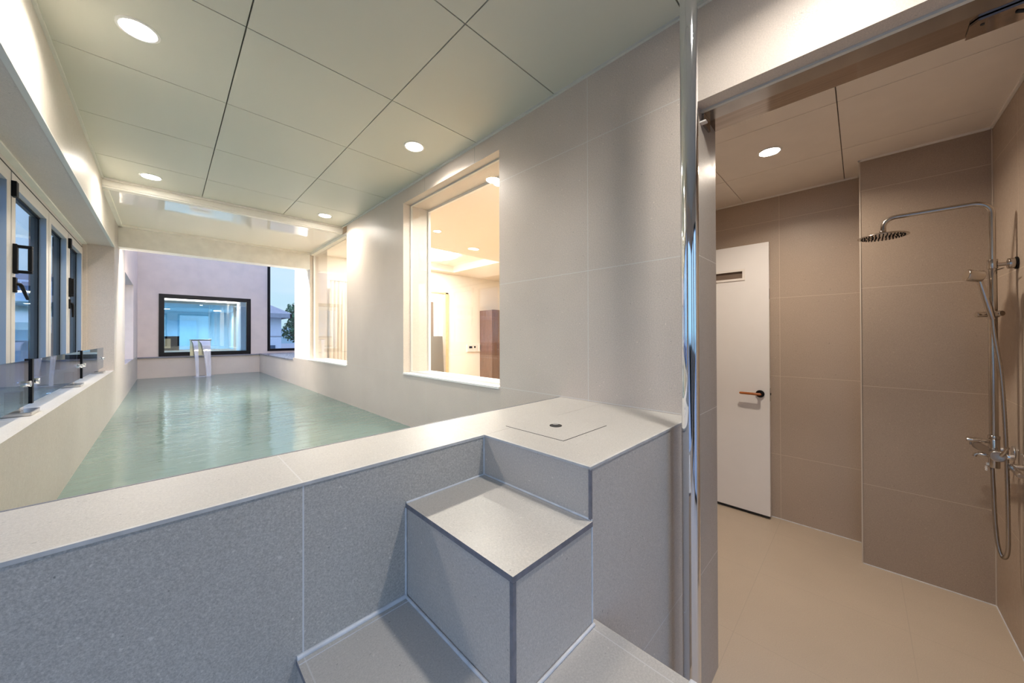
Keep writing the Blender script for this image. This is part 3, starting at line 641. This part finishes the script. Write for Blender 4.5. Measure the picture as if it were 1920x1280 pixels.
# folding windows on the left
def d_handle(t, y, z0, z1, P=0.058):
    mb = MB(); r = 0.0075
    x0 = XG
    mb.box(x0-0.002, x0+0.014, y-0.014, y+0.014, z0-0.004, z1+0.004, 'rubber')
    mb.box(x0+0.010, x0+P, y-0.012, y+0.012, z1-0.014, z1, 'rubber').box(x0+0.010, x0+P, y-0.012, y+0.012, z0, z0+0.014, 'rubber').box(x0+P-0.014, x0+P, y-0.012, y+0.012, z0+0.014, z1-0.014, 'rubber')
    mb.build('pull_handle', t, bevel=0.003)
def bifold(name, label, y0, y1, handle=False, hinge=False):
    z0, z1 = 1.088, 2.215
    t = thing(name, (XG, (y0+y1)/2, z0), label, None, kind='structure')
    fw = 0.062; d = 0.055
    mb = MB()
    mb.box(XG-d, XG, y0, y1, z1-fw, z1, 'alu').box(XG-d, XG, y0, y1, z0, z0+0.07, 'alu')
    mb.box(XG-d, XG, y0, y0+fw, z0+0.07, z1-fw, 'alu', faces={'+y': 'alu_in'}).box(XG-d, XG, y1-fw, y1, z0+0.07, z1-fw, 'alu', faces={'-y': 'alu_in'})
    mb.build('frame', t)
    mb = MB(); g = 0.010
    mb.box(XG-d+0.004, XG-0.022, y0+fw, y0+fw+g, z0+0.07, z1-fw, 'rubber').box(XG-d-0.01, XG-0.028, y1-fw-g, y1-fw, z0+0.07, z1-fw, 'rubber').box(XG-d+0.004, XG-0.024, y0+fw, y1-fw, z1-fw-g, z1-fw, 'rubber')
    mb.build('gasket', t)
    MB().box(XG-0.036, XG-0.030, y0+fw, y1-fw, z0+0.07, z1-fw, 'pane_bifold').build('pane', t)
    if handle:
        d_handle(t, y0+0.028, 1.722, 1.862, 0.058 if y0 < 4 else 0.026)
        h = MB().box(XG-0.001, XG+0.010, y0+0.018, y0+0.046, 1.625, 1.700, 'rubber').build('lever_base', t, bevel=0.002)
        mb = MB(); pts_ = [(XG+0.008, y0+0.032, 1.668), (XG+0.018, y0+0.034, 1.667), (XG+0.021, y0+0.046, 1.661), (XG+0.026, y0+0.130, 1.600)] if y0 < 4 else [(XG+0.008, y0+0.032, 1.668), (XG+0.016, y0+0.032, 1.667), (XG+0.019, y0+0.033, 1.655), (XG+0.019, y0+0.036, 1.560)]; mb.tube(pts_, [0.007, 0.008, 0.008, 0.006], 'rubber', 10); mb.build('lever', h)
    if hinge:
        MB().box(XG-0.002, XG+0.016, y0-0.008, y0+0.030, 2.095, 2.172, 'rubber').build('hinge', t, bevel=0.003)
    return t
bifold('window_5', 'leftmost folding window leaf, cut by the picture edge', 2.15, 2.925)
bifold('window_6', 'folding window leaf with the black D handle and lever, second from left', 2.94, 3.705, True, True)
bifold('window_7', 'third folding window leaf from the left', 3.715, 4.335)
bifold('window_8', 'farthest folding window leaf beside the stone reveal, with handle seen edge on', 4.345, 5.0, True, True)
bifold('window_9', 'folding window leaf outside the picture', 1.15, 2.135)
mb = MB().box(XG-0.06, XG-0.004, YF1, 5.02, 2.222, 2.262, 'alu').box(XG-0.012, XG-0.003, YF1, 5.02, 2.214, 2.228, 'gap').box(XG-0.055, XG-0.002, 5.0, 5.02, 1.088, 2.262, 'alu')
struct(mb, 'trim_11', 'silver head track of the folding windows')
# entry glazing behind the camera
frame_window('window_10', 'left glazed bay behind the viewer', 'x', YBK-0.05, XFL+0.2, 0.05, 0.0, 2.35, 0.06, 0.05, 'black', 'pane')
frame_window('window_12', 'right glazed bay behind the viewer', 'x', YBK-0.05, 0.35, 1.36, 0.0, 2.35, 0.06, 0.05, 'black', 'pane')
frame_window('window_11', 'entry window left of the viewer', 'y', XFL-0.05, YBK+0.2, 0.6, 0.25, 2.35, 0.06, 0.05, 'alu', 'pane')
portal((-0.52, YBK-0.12, 1.15), (-PI/2, 0, PI), 1.15, 2.3)
portal((0.855, YBK-0.12, 1.15), (-PI/2, 0, PI), 1.0, 2.3)
portal((XFL-0.12, -0.45, 1.3), (0, -PI/2, 0), 2.1, 2.1)
portal((-0.66, 3.1, 1.65), (0, -PI/2, 0), 1.15, 3.9)

# ------------------------------------------------------------------ glass railing on the left ledge
XRG = -0.402
def rail_panel(y0, y1, yshoe, label, bolt_l=True):
    t = thing('glass_railing_panel', (XRG, (y0+y1)/2, 1.086), label, 'glass railing', 'low glass railing panels on the left ledge')
    MB().box(XRG-0.005, XRG+0.005, y0, y1, 1.128, 1.308, 'pane_rail').build('glass', t)
    MB().box(XRG-0.105, XRG+0.022, yshoe-0.07, yshoe+0.07, 1.087, 1.101, 'steel').build('shoe_plate', t, bevel=0.002)
    MB().box(XRG-0.050, XRG-0.012, yshoe-0.025, yshoe+0.025, 1.101, 1.18, 'steel').build('post', t, bevel=0.002)
    ylist = [y1-0.055] + ([y0+0.045] if bolt_l else [])
    for yb in ylist:
        MB().cyl((XRG-0.016, yb, 1.213), (XRG+0.018, yb, 1.213), 0.0125, 'chrome', 24, bev=0.002).build('standoff_bolt', t)
    return t
rail_panel(1.25, 2.432, 2.42, 'glass railing panel nearest the viewer, cut by the left picture edge', False)
rail_panel(2.468, 3.670, 3.56, 'middle glass railing panel between two black gaskets')
rail_panel(3.694, 4.84, 4.72, 'far glass railing panel ending at the stone reveal')
for yy, lab in ((2.450, 'black upright strip between the near and middle glass railing panels'), (3.682, 'thin black upright strip between the middle and far glass railing panels')):
    MB().box(XRG-0.010, XRG+0.010, yy-0.012, yy+0.012, 1.126, 1.312, 'rubber').build('railing_gasket', category='gasket', label=lab, group='black strips between railing panels')

# ------------------------------------------------------------------ shower room things
t = thing('door_1', (3.27, 0.86, 0), 'open white shower room door leaf standing against the back wall', None, kind='structure')
mb = MB(); y0, y1 = 0.486, 1.24
mb.box(3.25, 3.288, y0, y1, 0.025, 1.855, 'doorw').box(3.25, 3.288, y0, y1, 1.915, 2.115, 'doorw').box(3.25, 3.288, y0, 0.655, 1.855, 1.915, 'doorw').box(3.25, 3.288, 1.07, y1, 1.855, 1.915, 'doorw')
mb.build('door_leaf', t)
mb = MB()
mb.box(3.243, 3.252, 0.640, 1.085, 1.913, 1.930, 'white').box(3.243, 3.252, 0.640, 1.085, 1.840, 1.857, 'white').box(3.243, 3.252, 0.640, 0.657, 1.857, 1.913, 'white').box(3.243, 3.252, 1.068, 1.085, 1.857, 1.913, 'white')
mb.build('vent_frame', t)
MB().box(3.262, 3.268, 0.655, 1.07, 1.855, 1.915, 'slot').build('vent_glass', t)
hh = MB().cyl((3.25, 0.545, 0.952), (3.238, 0.545, 0.952), 0.028, 'black', 32, bev=0.002).cyl((3.24, 0.545, 0.952), (3.205, 0.545, 0.952), 0.010, 'black').build('handle', t, label='black round rosette')
mb = MB(); mb.tube([(3.205, 0.532, 0.952), (3.203, 0.54, 0.952), (3.203, 0.665, 0.952), (3.205, 0.672, 0.952)], [0.007, 0.0095, 0.0095, 0.006], 'wood', 14); mb.build('lever', hh, label='orange wooden lever')
mb = MB().box(3.262, 3.276, 0.4845, 0.487, 0.90, 1.0, 'steel').box(3.266, 3.274, 0.480, 0.487, 0.945, 0.962, 'gap').box(3.262, 3.276, 0.4845, 0.487, 1.68, 1.76, 'steel'); mb.build('latch', t)
MB().box(3.255, 3.283, y0+0.005, y1-0.005, 0.012, 0.026, 'gap').build('door_gap_shadow', t)  # dark strip painted in for the shadow in the gap under the door

SX, SY = 2.655, -0.427
YRW = -0.493
t = thing('shower_set', (SX, SY, 0.80), 'satin steel rain shower set with round head and hand shower on the right wall', 'shower')
arm = [(SX, SY, 1.70), (SX, SY, 1.90)] + [(SX, SY + 0.055*(1-math.cos(a)), 1.952 + 0.055*math.sin(a)) for a in [k*PI/16 for k in range(9)]]
arm += [(SX, -0.16, 2.007)] + [(SX, -0.135+0.045*math.sin(a), 1.962+0.045*math.cos(a)) for a in [k*PI/16 for k in range(9)]] + [(SX, -0.090, 1.935)]
MB().tube(arm, 0.0105, 'nickel', 20).build('shower_arm', t)
MB().cyl((SX, SY, 0.845), (SX, SY, 1.735), 0.0135, 'nickel', 28, bev=0.001).build('riser_pipe', t)
MB().cyl((SX, SY, 1.70), (SX, SY, 1.742), 0.0155, 'nickel', 28, bev=0.001).cyl((SX+0.01, SY-0.012, 1.694), (SX-0.055, SY-0.020, 1.694), 0.0025, 'nickel', 8).build('riser_collar', t)
hd = MB().cyl((SX, -0.088, 1.945), (SX, -0.088, 1.915), 0.013, 'nickel', 24, bev=0.002).tube([(SX, -0.088, 1.929), (SX, -0.088, 1.922), (SX, -0.088, 1.916), (SX, -0.088, 1.913), (SX, -0.088, 1.9125)], [0.02, 0.080, 0.0945, 0.0945, 0.092], 'nickel', 56).build('rain_head', t)
mb = MB()
for ring, n in ((0.012, 6), (0.026, 12), (0.040, 18), (0.054, 24), (0.068, 30), (0.079, 36)):
    for k in range(n):
        a = 2*PI*k/n; mb.cyl((SX+ring*math.cos(a), -0.088+ring*math.sin(a), 1.9125), (SX+ring*math.cos(a), -0.088+ring*math.sin(a), 1.9085), 0.0022, 'rubber', 6)
mb.build('nozzles', hd, kind='stuff', label='dark rubber nozzles')
MB().cyl((SX, SY, 1.718), (SX, YRW+0.022, 1.718), 0.0085, 'nickel', 20).build('wall_bracket', t)
MB().cyl((SX, YRW+0.026, 1.718), (SX, YRW+0.006, 1.718), 0.0235, 'nickel', 32, bev=0.002).cyl((SX, YRW+0.006, 1.718), (SX, YRW, 1.718), 0.027, 'rubber', 32).build('wall_flange', t)
# slider + hand shower
sl = MB().cyl((SX, SY, 1.480), (SX, SY, 1.508), 0.018, 'nickel', 28, bev=0.002).cyl((SX, SY+0.012, 1.494), (SX-0.012, SY+0.048, 1.494), 0.0125, 'nickel', 24, bev=0.002).cyl((SX-0.02, SY, 1.494), (SX-0.045, SY-0.018, 1.496), 0.012, 'nickel', 24, bev=0.002).build('slider', t)
a = Vector((SX-0.060, SY+0.010, 1.47)); b = Vector((SX-0.075, SY+0.045, 1.640))
hs = MB().tube([a, a.lerp(b, 0.25), a.lerp(b, 0.7), b], [0.009, 0.0115, 0.0115, 0.009], 'nickel', 20).build('hand_shower', t)
d = Vector((-0.30, 0.93, 0.20)).normalized(); c0 = b + Vector((0.0, -0.002, 0.022))
MB().cyl(c0 - d*0.004, c0 + d*0.046, 0.026, 'nickel', 36, bev=0.003).build('spray_head', hs)
# hose
hp = spline([(SX-0.004, SY+0.006, 0.835), (SX-0.004, SY+0.004, 0.72), (SX-0.008, SY+0.000, 0.56), (SX-0.016, SY-0.006, 0.455), (SX-0.030, SY-0.016, 0.415), (SX-0.045, SY-0.026, 0.455), (SX-0.052, SY-0.026, 0.60), (SX-0.056, SY-0.022, 0.90), (SX-0.058, SY-0.012, 1.20), (SX-0.060, SY+0.006, 1.40), (SX-0.060, SY+0.010, 1.475)], 40)
MB().tube(hp, [0.0072 if (k % 2) else 0.0063 for k in range(len(hp))], 'nickel_dark', 12).build('hose', t)
# mixer valve
mx_ = MB().cyl((SX, SY, 0.80), (SX, SY, 0.93), 0.0165, 'nickel', 28, bev=0.002).cyl((SX, SY, 0.93), (SX, SY, 0.945), 0.0175, 'nickel', 28, bev=0.001)
mx_.tube([(SX+0.104, SY+0.034, 0.873), (SX+0.094, SY+0.032, 0.873), (SX-0.07, SY+0.008, 0.872), (SX-0.082, SY+0.006, 0.872)], [0.014, 0.0175, 0.0175, 0.0165], 'nickel', 32)
mx_.build('mixer_body', t)
lv = MB().cyl((SX-0.078, SY+0.006, 0.872), (SX-0.100, SY+0.006, 0.872), 0.0235, 'nickel', 36, bev=0.003).build('mixer_handle', t)
mb = MB(); mb.tube([(SX-0.092, SY-0.002, 0.876), (SX-0.106, SY-0.010, 0.896), (SX-0.118, SY-0.016, 0.920)], [0.0085, 0.0065, 0.0055], 'nickel', 12); mb.build('lever', lv)
MB().cyl((SX, SY+0.012, 0.915), (SX-0.004, SY+0.062, 0.915), 0.0085, 'nickel', 20, bev=0.001).cyl((SX-0.004, SY+0.036, 0.915), (SX-0.006, SY+0.078, 0.915), 0.0105, 'nickel', 20, bev=0.001).cyl((SX-0.005, SY+0.066, 0.905), (SX-0.005, SY+0.066, 0.892), 0.0035, 'nickel', 10).build('diverter', t)
MB().cyl((SX, SY+0.012, 0.852), (SX+0.003, SY+0.045, 0.852), 0.009, 'nickel', 20, bev=0.001).tube([(SX+0.003, SY+0.045, 0.852), (SX+0.003, SY+0.052, 0.848), (SX+0.003, SY+0.054, 0.838)], 0.007, 'nickel', 12).build('tub_spout', t)
mb = MB().cyl((SX, SY+0.012, 0.812), (SX, SY+0.022, 0.812), 0.007, 'white', 12)
for k in range(6):
    a = k*PI/3; mb.cyl((SX, SY+0.022, 0.792), (SX+0.011*math.cos(a), SY+0.022, 0.792+0.011*math.sin(a)), 0.0028, 'white', 8)
mb.build('drain_tap', t, label='small white star tap')
for s in (1, -1):
    xo = SX + (0.075 if s > 0 else -0.062)
    MB().cyl((xo, SY+0.0, 0.872), (xo, YRW+0.025, 0.868), 0.0095, 'nickel', 20, bev=0.001).cyl((xo, SY-0.022, 0.871), (xo, SY-0.042, 0.870), 0.0135, 'chrome', 6, bev=0.001).cyl((xo, YRW+0.006, 0.868), (xo, YRW, 0.868), 0.027, 'chrome', 32, bev=0.002).build('wall_union', t)
MB().cyl((2.53, YRW, 0.845), (2.53, YRW+0.05, 0.845), 0.011, 'nickel', 20).cyl((2.53, YRW+0.045, 0.845), (2.40, YRW+0.045, 0.840), 0.010, 'nickel', 20, bev=0.002).build('side_tap', t)

# ------------------------------------------------------------------ bright room behind the right wall
RZ = 2.65; RY = 5.8
mb = MB().box(XO, 7.0, 1.42, 4.27, RZ, RZ+0.1, 'roomc').box(4.0, 7.0, 4.27, RY, RZ, RZ+0.1, 'roomc').box(XO, 2.2, 4.27, RY, RZ, RZ+0.1, 'roomc').box(2.2, 4.0, 5.62, RY, RZ, RZ+0.1, 'roomc').box(2.15, 4.05, 4.22, 5.67, RZ+0.12, RZ+0.2, 'room')
mb.box(2.2, 2.21, 4.27, 5.62, RZ+0.001, RZ+0.12, 'room').box(3.99, 4.0, 4.27, 5.62, RZ+0.001, RZ+0.12, 'room').box(2.21, 3.99, 4.27, 4.28, RZ+0.001, RZ+0.12, 'room').box(2.21, 3.99, 5.61, 5.62, RZ+0.001, RZ+0.12, 'room')
struct(mb, 'ceiling_room', 'cream ceiling with a bright recessed tray in the room behind the glass')
struct(MB().box(7.0, 7.1, 1.42, RY, 0.0, 2.8, 'room'), 'wall_room_right', 'white side wall of the room behind the glass')
struct(MB().box(XO, 7.0, 1.42, 1.5, 0.0, 2.8, 'room'), 'wall_room_front', 'white near wall of the room behind the glass')
struct(MB().box(XO, 7.1, 1.42, 5.8, -0.1, 0.0, 'tan'), 'floor_room', 'wooden floor of the room behind the glass')
t = thing('tray_lamp', (3.05, 4.95, RZ+0.06), 'large round bright lamp in the recessed ceiling tray of the room', 'ceiling lamp')
MB().cyl((3.05, 4.95, RZ+0.06), (3.05, 4.95, RZ+0.12), 0.36, 'tray', 48, bev=0.01).build('diffuser', t)
MB().tube([(3.05+0.45*math.cos(k*PI/24), 4.95+0.45*math.sin(k*PI/24), RZ+0.10) for k in range(49)], 0.02, 'tray', 8, cap=False).build('outer_ring', t)
L = bpy.data.lights.new('tray_light', 'AREA'); L.shape = 'DISK'; L.size = 0.7; L.energy = 42; L.color = (1.0, 0.93, 0.85)
o = bpy.data.objects.new('tray_light', L); COL.objects.link(o); o.parent = t; o.location = (0, 0, -0.006)
G = 'small downlights in the room behind the glass'
downlight(2.281, 3.533, RZ, 'room downlight seen through the large window, left one', 9, G, r=0.04)
downlight(3.148, 3.884, RZ, 'smaller room downlight seen through the large window, near the tray', 9, G, r=0.04)
downlight(1.93, 2.08, RZ, 'room downlight half hidden at the upper right corner of the large window', 12, G, r=0.04)
downlight(1.95, 5.0, RZ, 'room downlight behind the far right opening above the curtain', 5, G, r=0.04)
t = thing('door_2', (3.7, RY, 0), 'white interior door with a glass slit in the room behind the glass', None, kind='structure')
MB().box(3.05, 3.905, RY-0.03, RY, 2.20, 2.262, 'cream').box(3.845, 3.905, RY-0.04, RY, 0, 2.20, 'alu').build('door_frame', t)
MB().box(3.905, 3.965, RY-0.05, RY, 0, 2.262, 'tan').box(3.05, 3.965, RY-0.05, RY, 2.235, 2.262, 'tan').build('door_trim', t)
MB().box(3.10, 3.845, RY-0.025, RY-0.002, 0.0, 2.20, 'white').box(3.735, 3.740, RY-0.028, RY-0.02, 0.3, 2.13, 'gap').box(3.3, 3.738, RY-0.028, RY-0.02, 2.125, 2.13, 'gap').build('door_leaf', t)
MB().box(3.42, 3.635, RY-0.032, RY-0.02, 0.4, 2.06, 'slot').build('door_glass', t)
mb = MB().prism([(3.45, 0.0), (3.83, 0.0), (3.765, 1.405), (3.50, 1.405)], 'y', RY-0.14, RY-0.06, 'greyboard')
mb.build('standing_panel', category='panel', label='dark grey upright panel standing in front of the room door')
t = thing('brown_cabinet', (5.1, 5.45, 0), 'tall glossy brown cabinet at the right edge of the large window', 'cabinet')
MB().box(4.80, 5.6, 5.40, RY-0.01, 0.0, 1.95, 'brown').build('body', t)
MB().box(4.79, 5.61, 5.385, 5.40, 0.0, 1.955, 'brown').build('door', t, bevel=0.003)
t = thing('wall_intercom', (4.62, RY-0.02, 1.15), 'white wall controller with small black screen beside the room door', 'controller')
MB().box(4.45, 4.62, RY-0.022, RY, 1.075, 1.225, 'white').build('housing', t, bevel=0.003)
MB().box(4.50, 4.58, RY-0.026, RY-0.02, 1.150, 1.195, 'screen').build('screen', t)
t = thing('wall_switch', (4.68, RY-0.02, 1.15), 'white switch panel with dark window right of the wall controller', 'switch')
MB().box(4.625, 4.73, RY-0.022, RY, 1.075, 1.225, 'white').build('plate', t, bevel=0.003)
MB().box(4.632, 4.672, RY-0.026, RY-0.02, 1.155, 1.195, 'screen').build('screen', t)
t = thing('wall_phone', (4.82, RY-0.02, 1.1), 'small white wall handset farthest right of the controllers', 'handset')
MB().box(4.75, 4.90, RY-0.03, RY, 1.075, 1.235, 'white').build('cradle', t, bevel=0.003)
MB().box(4.79, 4.80, RY-0.034, RY-0.03, 1.09, 1.22, 'gap').box(4.79, 4.87, RY-0.034, RY-0.03, 1.215, 1.232, 'gap').build('handset', t)
# curtain
def curtain():
    mb = MB(); i = mb.mi('curtain'); nx, nz = 90, 14; x0, x1 = 1.72, 2.62; rows = []
    for k in range(nz+1):
        s = k/nz; z = 2.245 - 2.1*s; row = []
        for j in range(nx+1):
            u = j/nx; spread = 0.06*(1-s)*(1-u)*0.4
            x = x0 + (x1-x0)*u + spread; amp = 0.012 + 0.022*min(1, s*3)
            y = 5.60 + amp*math.sin(u*2*PI*17 + 0.6*math.sin(u*9)) + 0.01*math.sin(u*25+s*4)
            if s < 0.06: y = 5.60 + 0.010*math.sin(u*2*PI*34)
            row.append(mb.bm.verts.new((x, y, z)))
        rows.append(row)
    for k in range(nz):
        for j in range(nx):
            f = mb.bm.faces.new((rows[k][j], rows[k][j+1], rows[k+1][j+1], rows[k+1][j])); f.material_index = i; f.smooth = True
    t = thing('curtain', (2.17, 5.60, 0.145), 'cream pleated curtain hanging inside the room at the far right opening', 'curtain')
    o = mb.build('fabric', t); so = o.modifiers.new('thick', 'SOLIDIFY'); so.thickness = 0.003
    MB().box(1.68, 2.66, 5.58, 5.62, 2.252, 2.268, 'cream').build('rail', t)
curtain()

# ------------------------------------------------------------------ room behind the far window
struct(MB().box(-0.5, 1.5, 15.0, 15.1, 0, 2.2, 'blue_lt'), 'wall_far_room_back', 'pale blue back wall seen through the black framed window')
struct(MB().box(-0.6, -0.5, YE+0.2, 15.1, 0, 2.2, 'blue_lt'), 'wall_far_room_left')
struct(MB().box(1.5, 1.6, YE+0.2, 15.1, 0, 2.2, 'blue_lt'), 'wall_far_room_right')
struct(MB().box(-0.6, 1.6, YE+0.2, 15.1, -0.1, 0.0, 'blue_lt'), 'floor_far_room')
struct(MB().box(-0.6, 1.6, YE+0.2, 15.1, 2.2, 2.3, 'blue_lt'), 'ceiling_far_room', 'pale blue ceiling seen through the black framed window')
struct(MB().box(-0.5, 1.5, 9.9, 10.05, 2.10, 2.2, 'white'), 'trim_12', 'white lintel seen through the top of the black framed window')
MB().box(0.02, 0.70, 14.90, 14.998, 0.0, 1.93, 'blue').build('wardrobe_panel', category='panel', label='blue panel on the back wall seen through the black framed window')
MB().box(1.115, 1.165, 10.2, 10.26, 0.0, 2.199, 'white').build('white_post', category='post', label='bright white post behind the right part of the black framed window')
MB().box(1.30, 1.498, 10.6, 10.66, 0.0, 2.19, 'blue').build('blue_screen', category='screen', label='blue screen behind the right edge of the black framed window')
t = thing('dark_box', (-0.05, 10.2, 1.0), 'dark box with a wooden front at lower left behind the black framed window', 'box')
MB().box(-0.30, 0.21, 10.25, 10.6, 1.12, 1.42, 'black').build('body', t)
MB().box(-0.30, 0.08, 10.235, 10.25, 1.17, 1.37, 'tan').build('front', t)
MB().box(-0.49, 1.10, 10.1, 10.9, 1.09, 1.12, 'white').build('counter', category='counter', label='white counter behind the black framed window')
for x, lab in ((0.0, 'left'), (1.12, 'right')):
    downlight(x, 13.8, 2.2, 'added lamp in place of the %s pool downlight reflection in the black framed window' % lab, 12, 'lamps behind the black framed window', (0.95, 0.97, 1.0), r=0.09)  # added lamps imitate pool downlights mirrored in the glass and streaking the water
downlight(0.7, 9.5, 2.2, 'downlight close behind the black framed window, hidden above its frame', 8, 'lamps behind the black framed window', (1.0, 0.9, 0.8), r=0.05)

# ------------------------------------------------------------------ outdoors
mb = MB().box(-80, 120, 9.3, 160, -0.6, -0.5, 'ground').box(-80, -1.75, -40, 9.3, -0.6, -0.5, 'ground').box(-80, 60, -40, -1.9, -0.6, -0.5, 'ground')
struct(mb, 'ground', 'grey paving outdoors')
def tree(x, y, z0, h, r, label, seed, name='leafy_tree'):
    random.seed(seed)
    t = thing(name, (x, y, z0), label, 'tree', 'trees outdoors')
    mb = MB(); mb.tube([(x, y, z0), (x+0.1, y, z0+h*0.4), (x, y+0.1, z0+h*0.75)], [r*0.10, r*0.07, r*0.03], 'bark', 10)
    mb.build('trunk', t)
    mb = MB(); i = mb.mi('leaf')
    blobs = [(Vector((random.uniform(-1, 1)*r*0.6, random.uniform(-1, 1)*r*0.6, h*0.62 + random.uniform(-0.30, 0.25)*h)), r*random.uniform(0.30, 0.5)) for _ in range(16)]
    for c, br in blobs:
        for _ in range(230):
            d = Vector((random.gauss(0, 1), random.gauss(0, 1), random.gauss(0, 1))).normalized()
            p = Vector((x, y, z0)) + c + d*br*random.uniform(0.75, 1.05)
            n = (d + Vector((random.gauss(0, .5), random.gauss(0, .5), random.gauss(0, .5)))).normalized()
            u = n.orthogonal().normalized()*r*0.07; v = n.cross(u)
            q = [mb.bm.verts.new(p + a_*u + b_*v) for a_, b_ in ((-1, 0), (0, -0.6), (1, 0), (0, 0.6))]
            f = mb.bm.faces.new(q); f.material_index = i
    mb.build('crown', t)
def fence(x0, x1, y, z0, z1, label, n):
    t = thing('garden_fence', ((x0+x1)/2, y, z0), label, 'fence')
    MB().box(x0, x1, y-0.02, y+0.02, z1-0.06, z1, 'fence').box(x0, x1, y-0.02, y+0.02, z0+0.05, z0+0.11, 'fence').build('rail', t)
    mb = MB()
    for k in range(n+1):
        xx = x0 + (x1-x0)*k/n; mb.box(xx-0.012, xx+0.012, y-0.012, y+0.012, z0, z1, 'fence')
    mb.build('pickets', t, kind='stuff')
# view through the tall black framed window (looking along +Y, slightly right)
t = thing('neighbour_house', (4.4, 26, -0.5), 'white neighbouring house with hipped roof seen through the tall black window', 'house')
MB().box(0.5, 5.02, 25, 31, -0.5, 2.75, 'house').build('wall', t)
MB().box(0.5, 5.06, 24.96, 31, 1.42, 1.46, 'roof').build('wall_band', t)
mb = MB(); i = mb.mi('roof')
pr = [(0.0, 24.4, 2.80), (5.45, 24.4, 2.80), (5.45, 31.6, 2.80), (0.0, 31.6, 2.80)]; rt = [(0.5, 28, 4.4), (3.0, 28, 4.4)]
V_ = [mb.bm.verts.new(p) for p in pr + rt]
for q in ((0, 1, 5, 4), (1, 2, 5), (2, 3, 4, 5), (3, 0, 4), (3, 2, 1, 0)): mb.bm.faces.new([V_[k] for k in q]).material_index = i
mb.box(0.0, 5.45, 24.4, 24.5, 2.55, 2.80, 'roof').box(5.35, 5.45, 24.4, 31.6, 2.55, 2.80, 'roof')
mb.build('roof', t)
MB().box(4.2, 4.7, 24.93, 25.0, 0.4, 0.9, 'fence').build('window', t)
fence(4.0, 9.0, 22.5, -0.5, 0.75, 'dark railing fence in front of the white neighbouring house', 40)
tree(7.3, 30.0, -0.5, 4.3, 1.7, 'dark green tree right of the white neighbouring house', 3)
tree(13.0, 36.0, -0.5, 4.8, 2.0, 'dark green tree farther right behind the fence', 5)
mb = MB(); i = mb.mi('hill'); prev = None; random.seed(2)
for k in range(61):
    x = -70 + k*3.0; h = 3.5 + 3.0*noise.noise(Vector((k*0.13, 0.5, 0))) + 1.2*noise.noise(Vector((k*0.5, 3, 0)))
    row = [mb.bm.verts.new((x, 118, -0.5)), mb.bm.verts.new((x, 125, h*1.2)), mb.bm.verts.new((x, 140, h*1.9)), mb.bm.verts.new((x, 155, -0.5))]
    if prev:
        for j in range(3): mb.bm.faces.new((prev[j], row[j], row[j+1], prev[j+1])).material_index = i
    prev = row
mb.build('distant_hills', kind='structure', label='hazy blue green hills on the horizon')
# view through the folding windows (to the left front)
t = thing('garden_villa', (-3.6, 14, -0.5), 'grey and white villa with a balcony outside the folding windows', 'house')
MB().box(-9.0, -1.35, 13.4, 18, -0.5, 2.18, 'house').build('lower_wall', t)
MB().box(-9.0, -1.35, 13.9, 18, 2.36, 2.95, 'house_grey').build('upper_wall', t)
MB().box(-9.2, -1.15, 12.6, 18, 2.18, 2.36, 'house').build('balcony_slab', t)
MB().box(-2.15, -1.75, 13.36, 13.4, -0.3, 1.5, 'fence').build('window', t)
mb = MB()
for k in range(40): mb.box(-9.0+k*0.2, -8.98+k*0.2, 12.65, 12.67, 2.36, 2.62, 'house')
mb.box(-9.0, -1.2, 12.64, 12.68, 2.60, 2.64, 'house'); mb.build('balcony_rail', t)
t = thing('awning', (-2.1, 12.2, 1.7), 'cream awning below the villa balcony outside the folding windows', 'awning')
MB().prism([(11.6, 1.70), (11.6, 1.55), (11.62, 1.55), (13.4, 2.08), (13.4, 2.12)], 'x', -3.6, -1.70, 'awning').build('canopy', t)
MB().box(-1.78, -1.74, 11.62, 11.66, -0.5, 1.6, 'house').build('post', t)
tree(-5.6, 21.5, -0.5, 5.0, 1.4, 'bushy tree behind the villa outside the folding windows', 11, 'garden_tree')
tree(-3.1, 21.0, -0.5, 4.6, 1.3, 'smaller bushy tree beside the villa outside the folding windows', 12, 'garden_tree')
fence(-8.0, -0.9, 9.8, -0.5, 0.55, 'low dark fence in the garden outside the folding windows', 60)
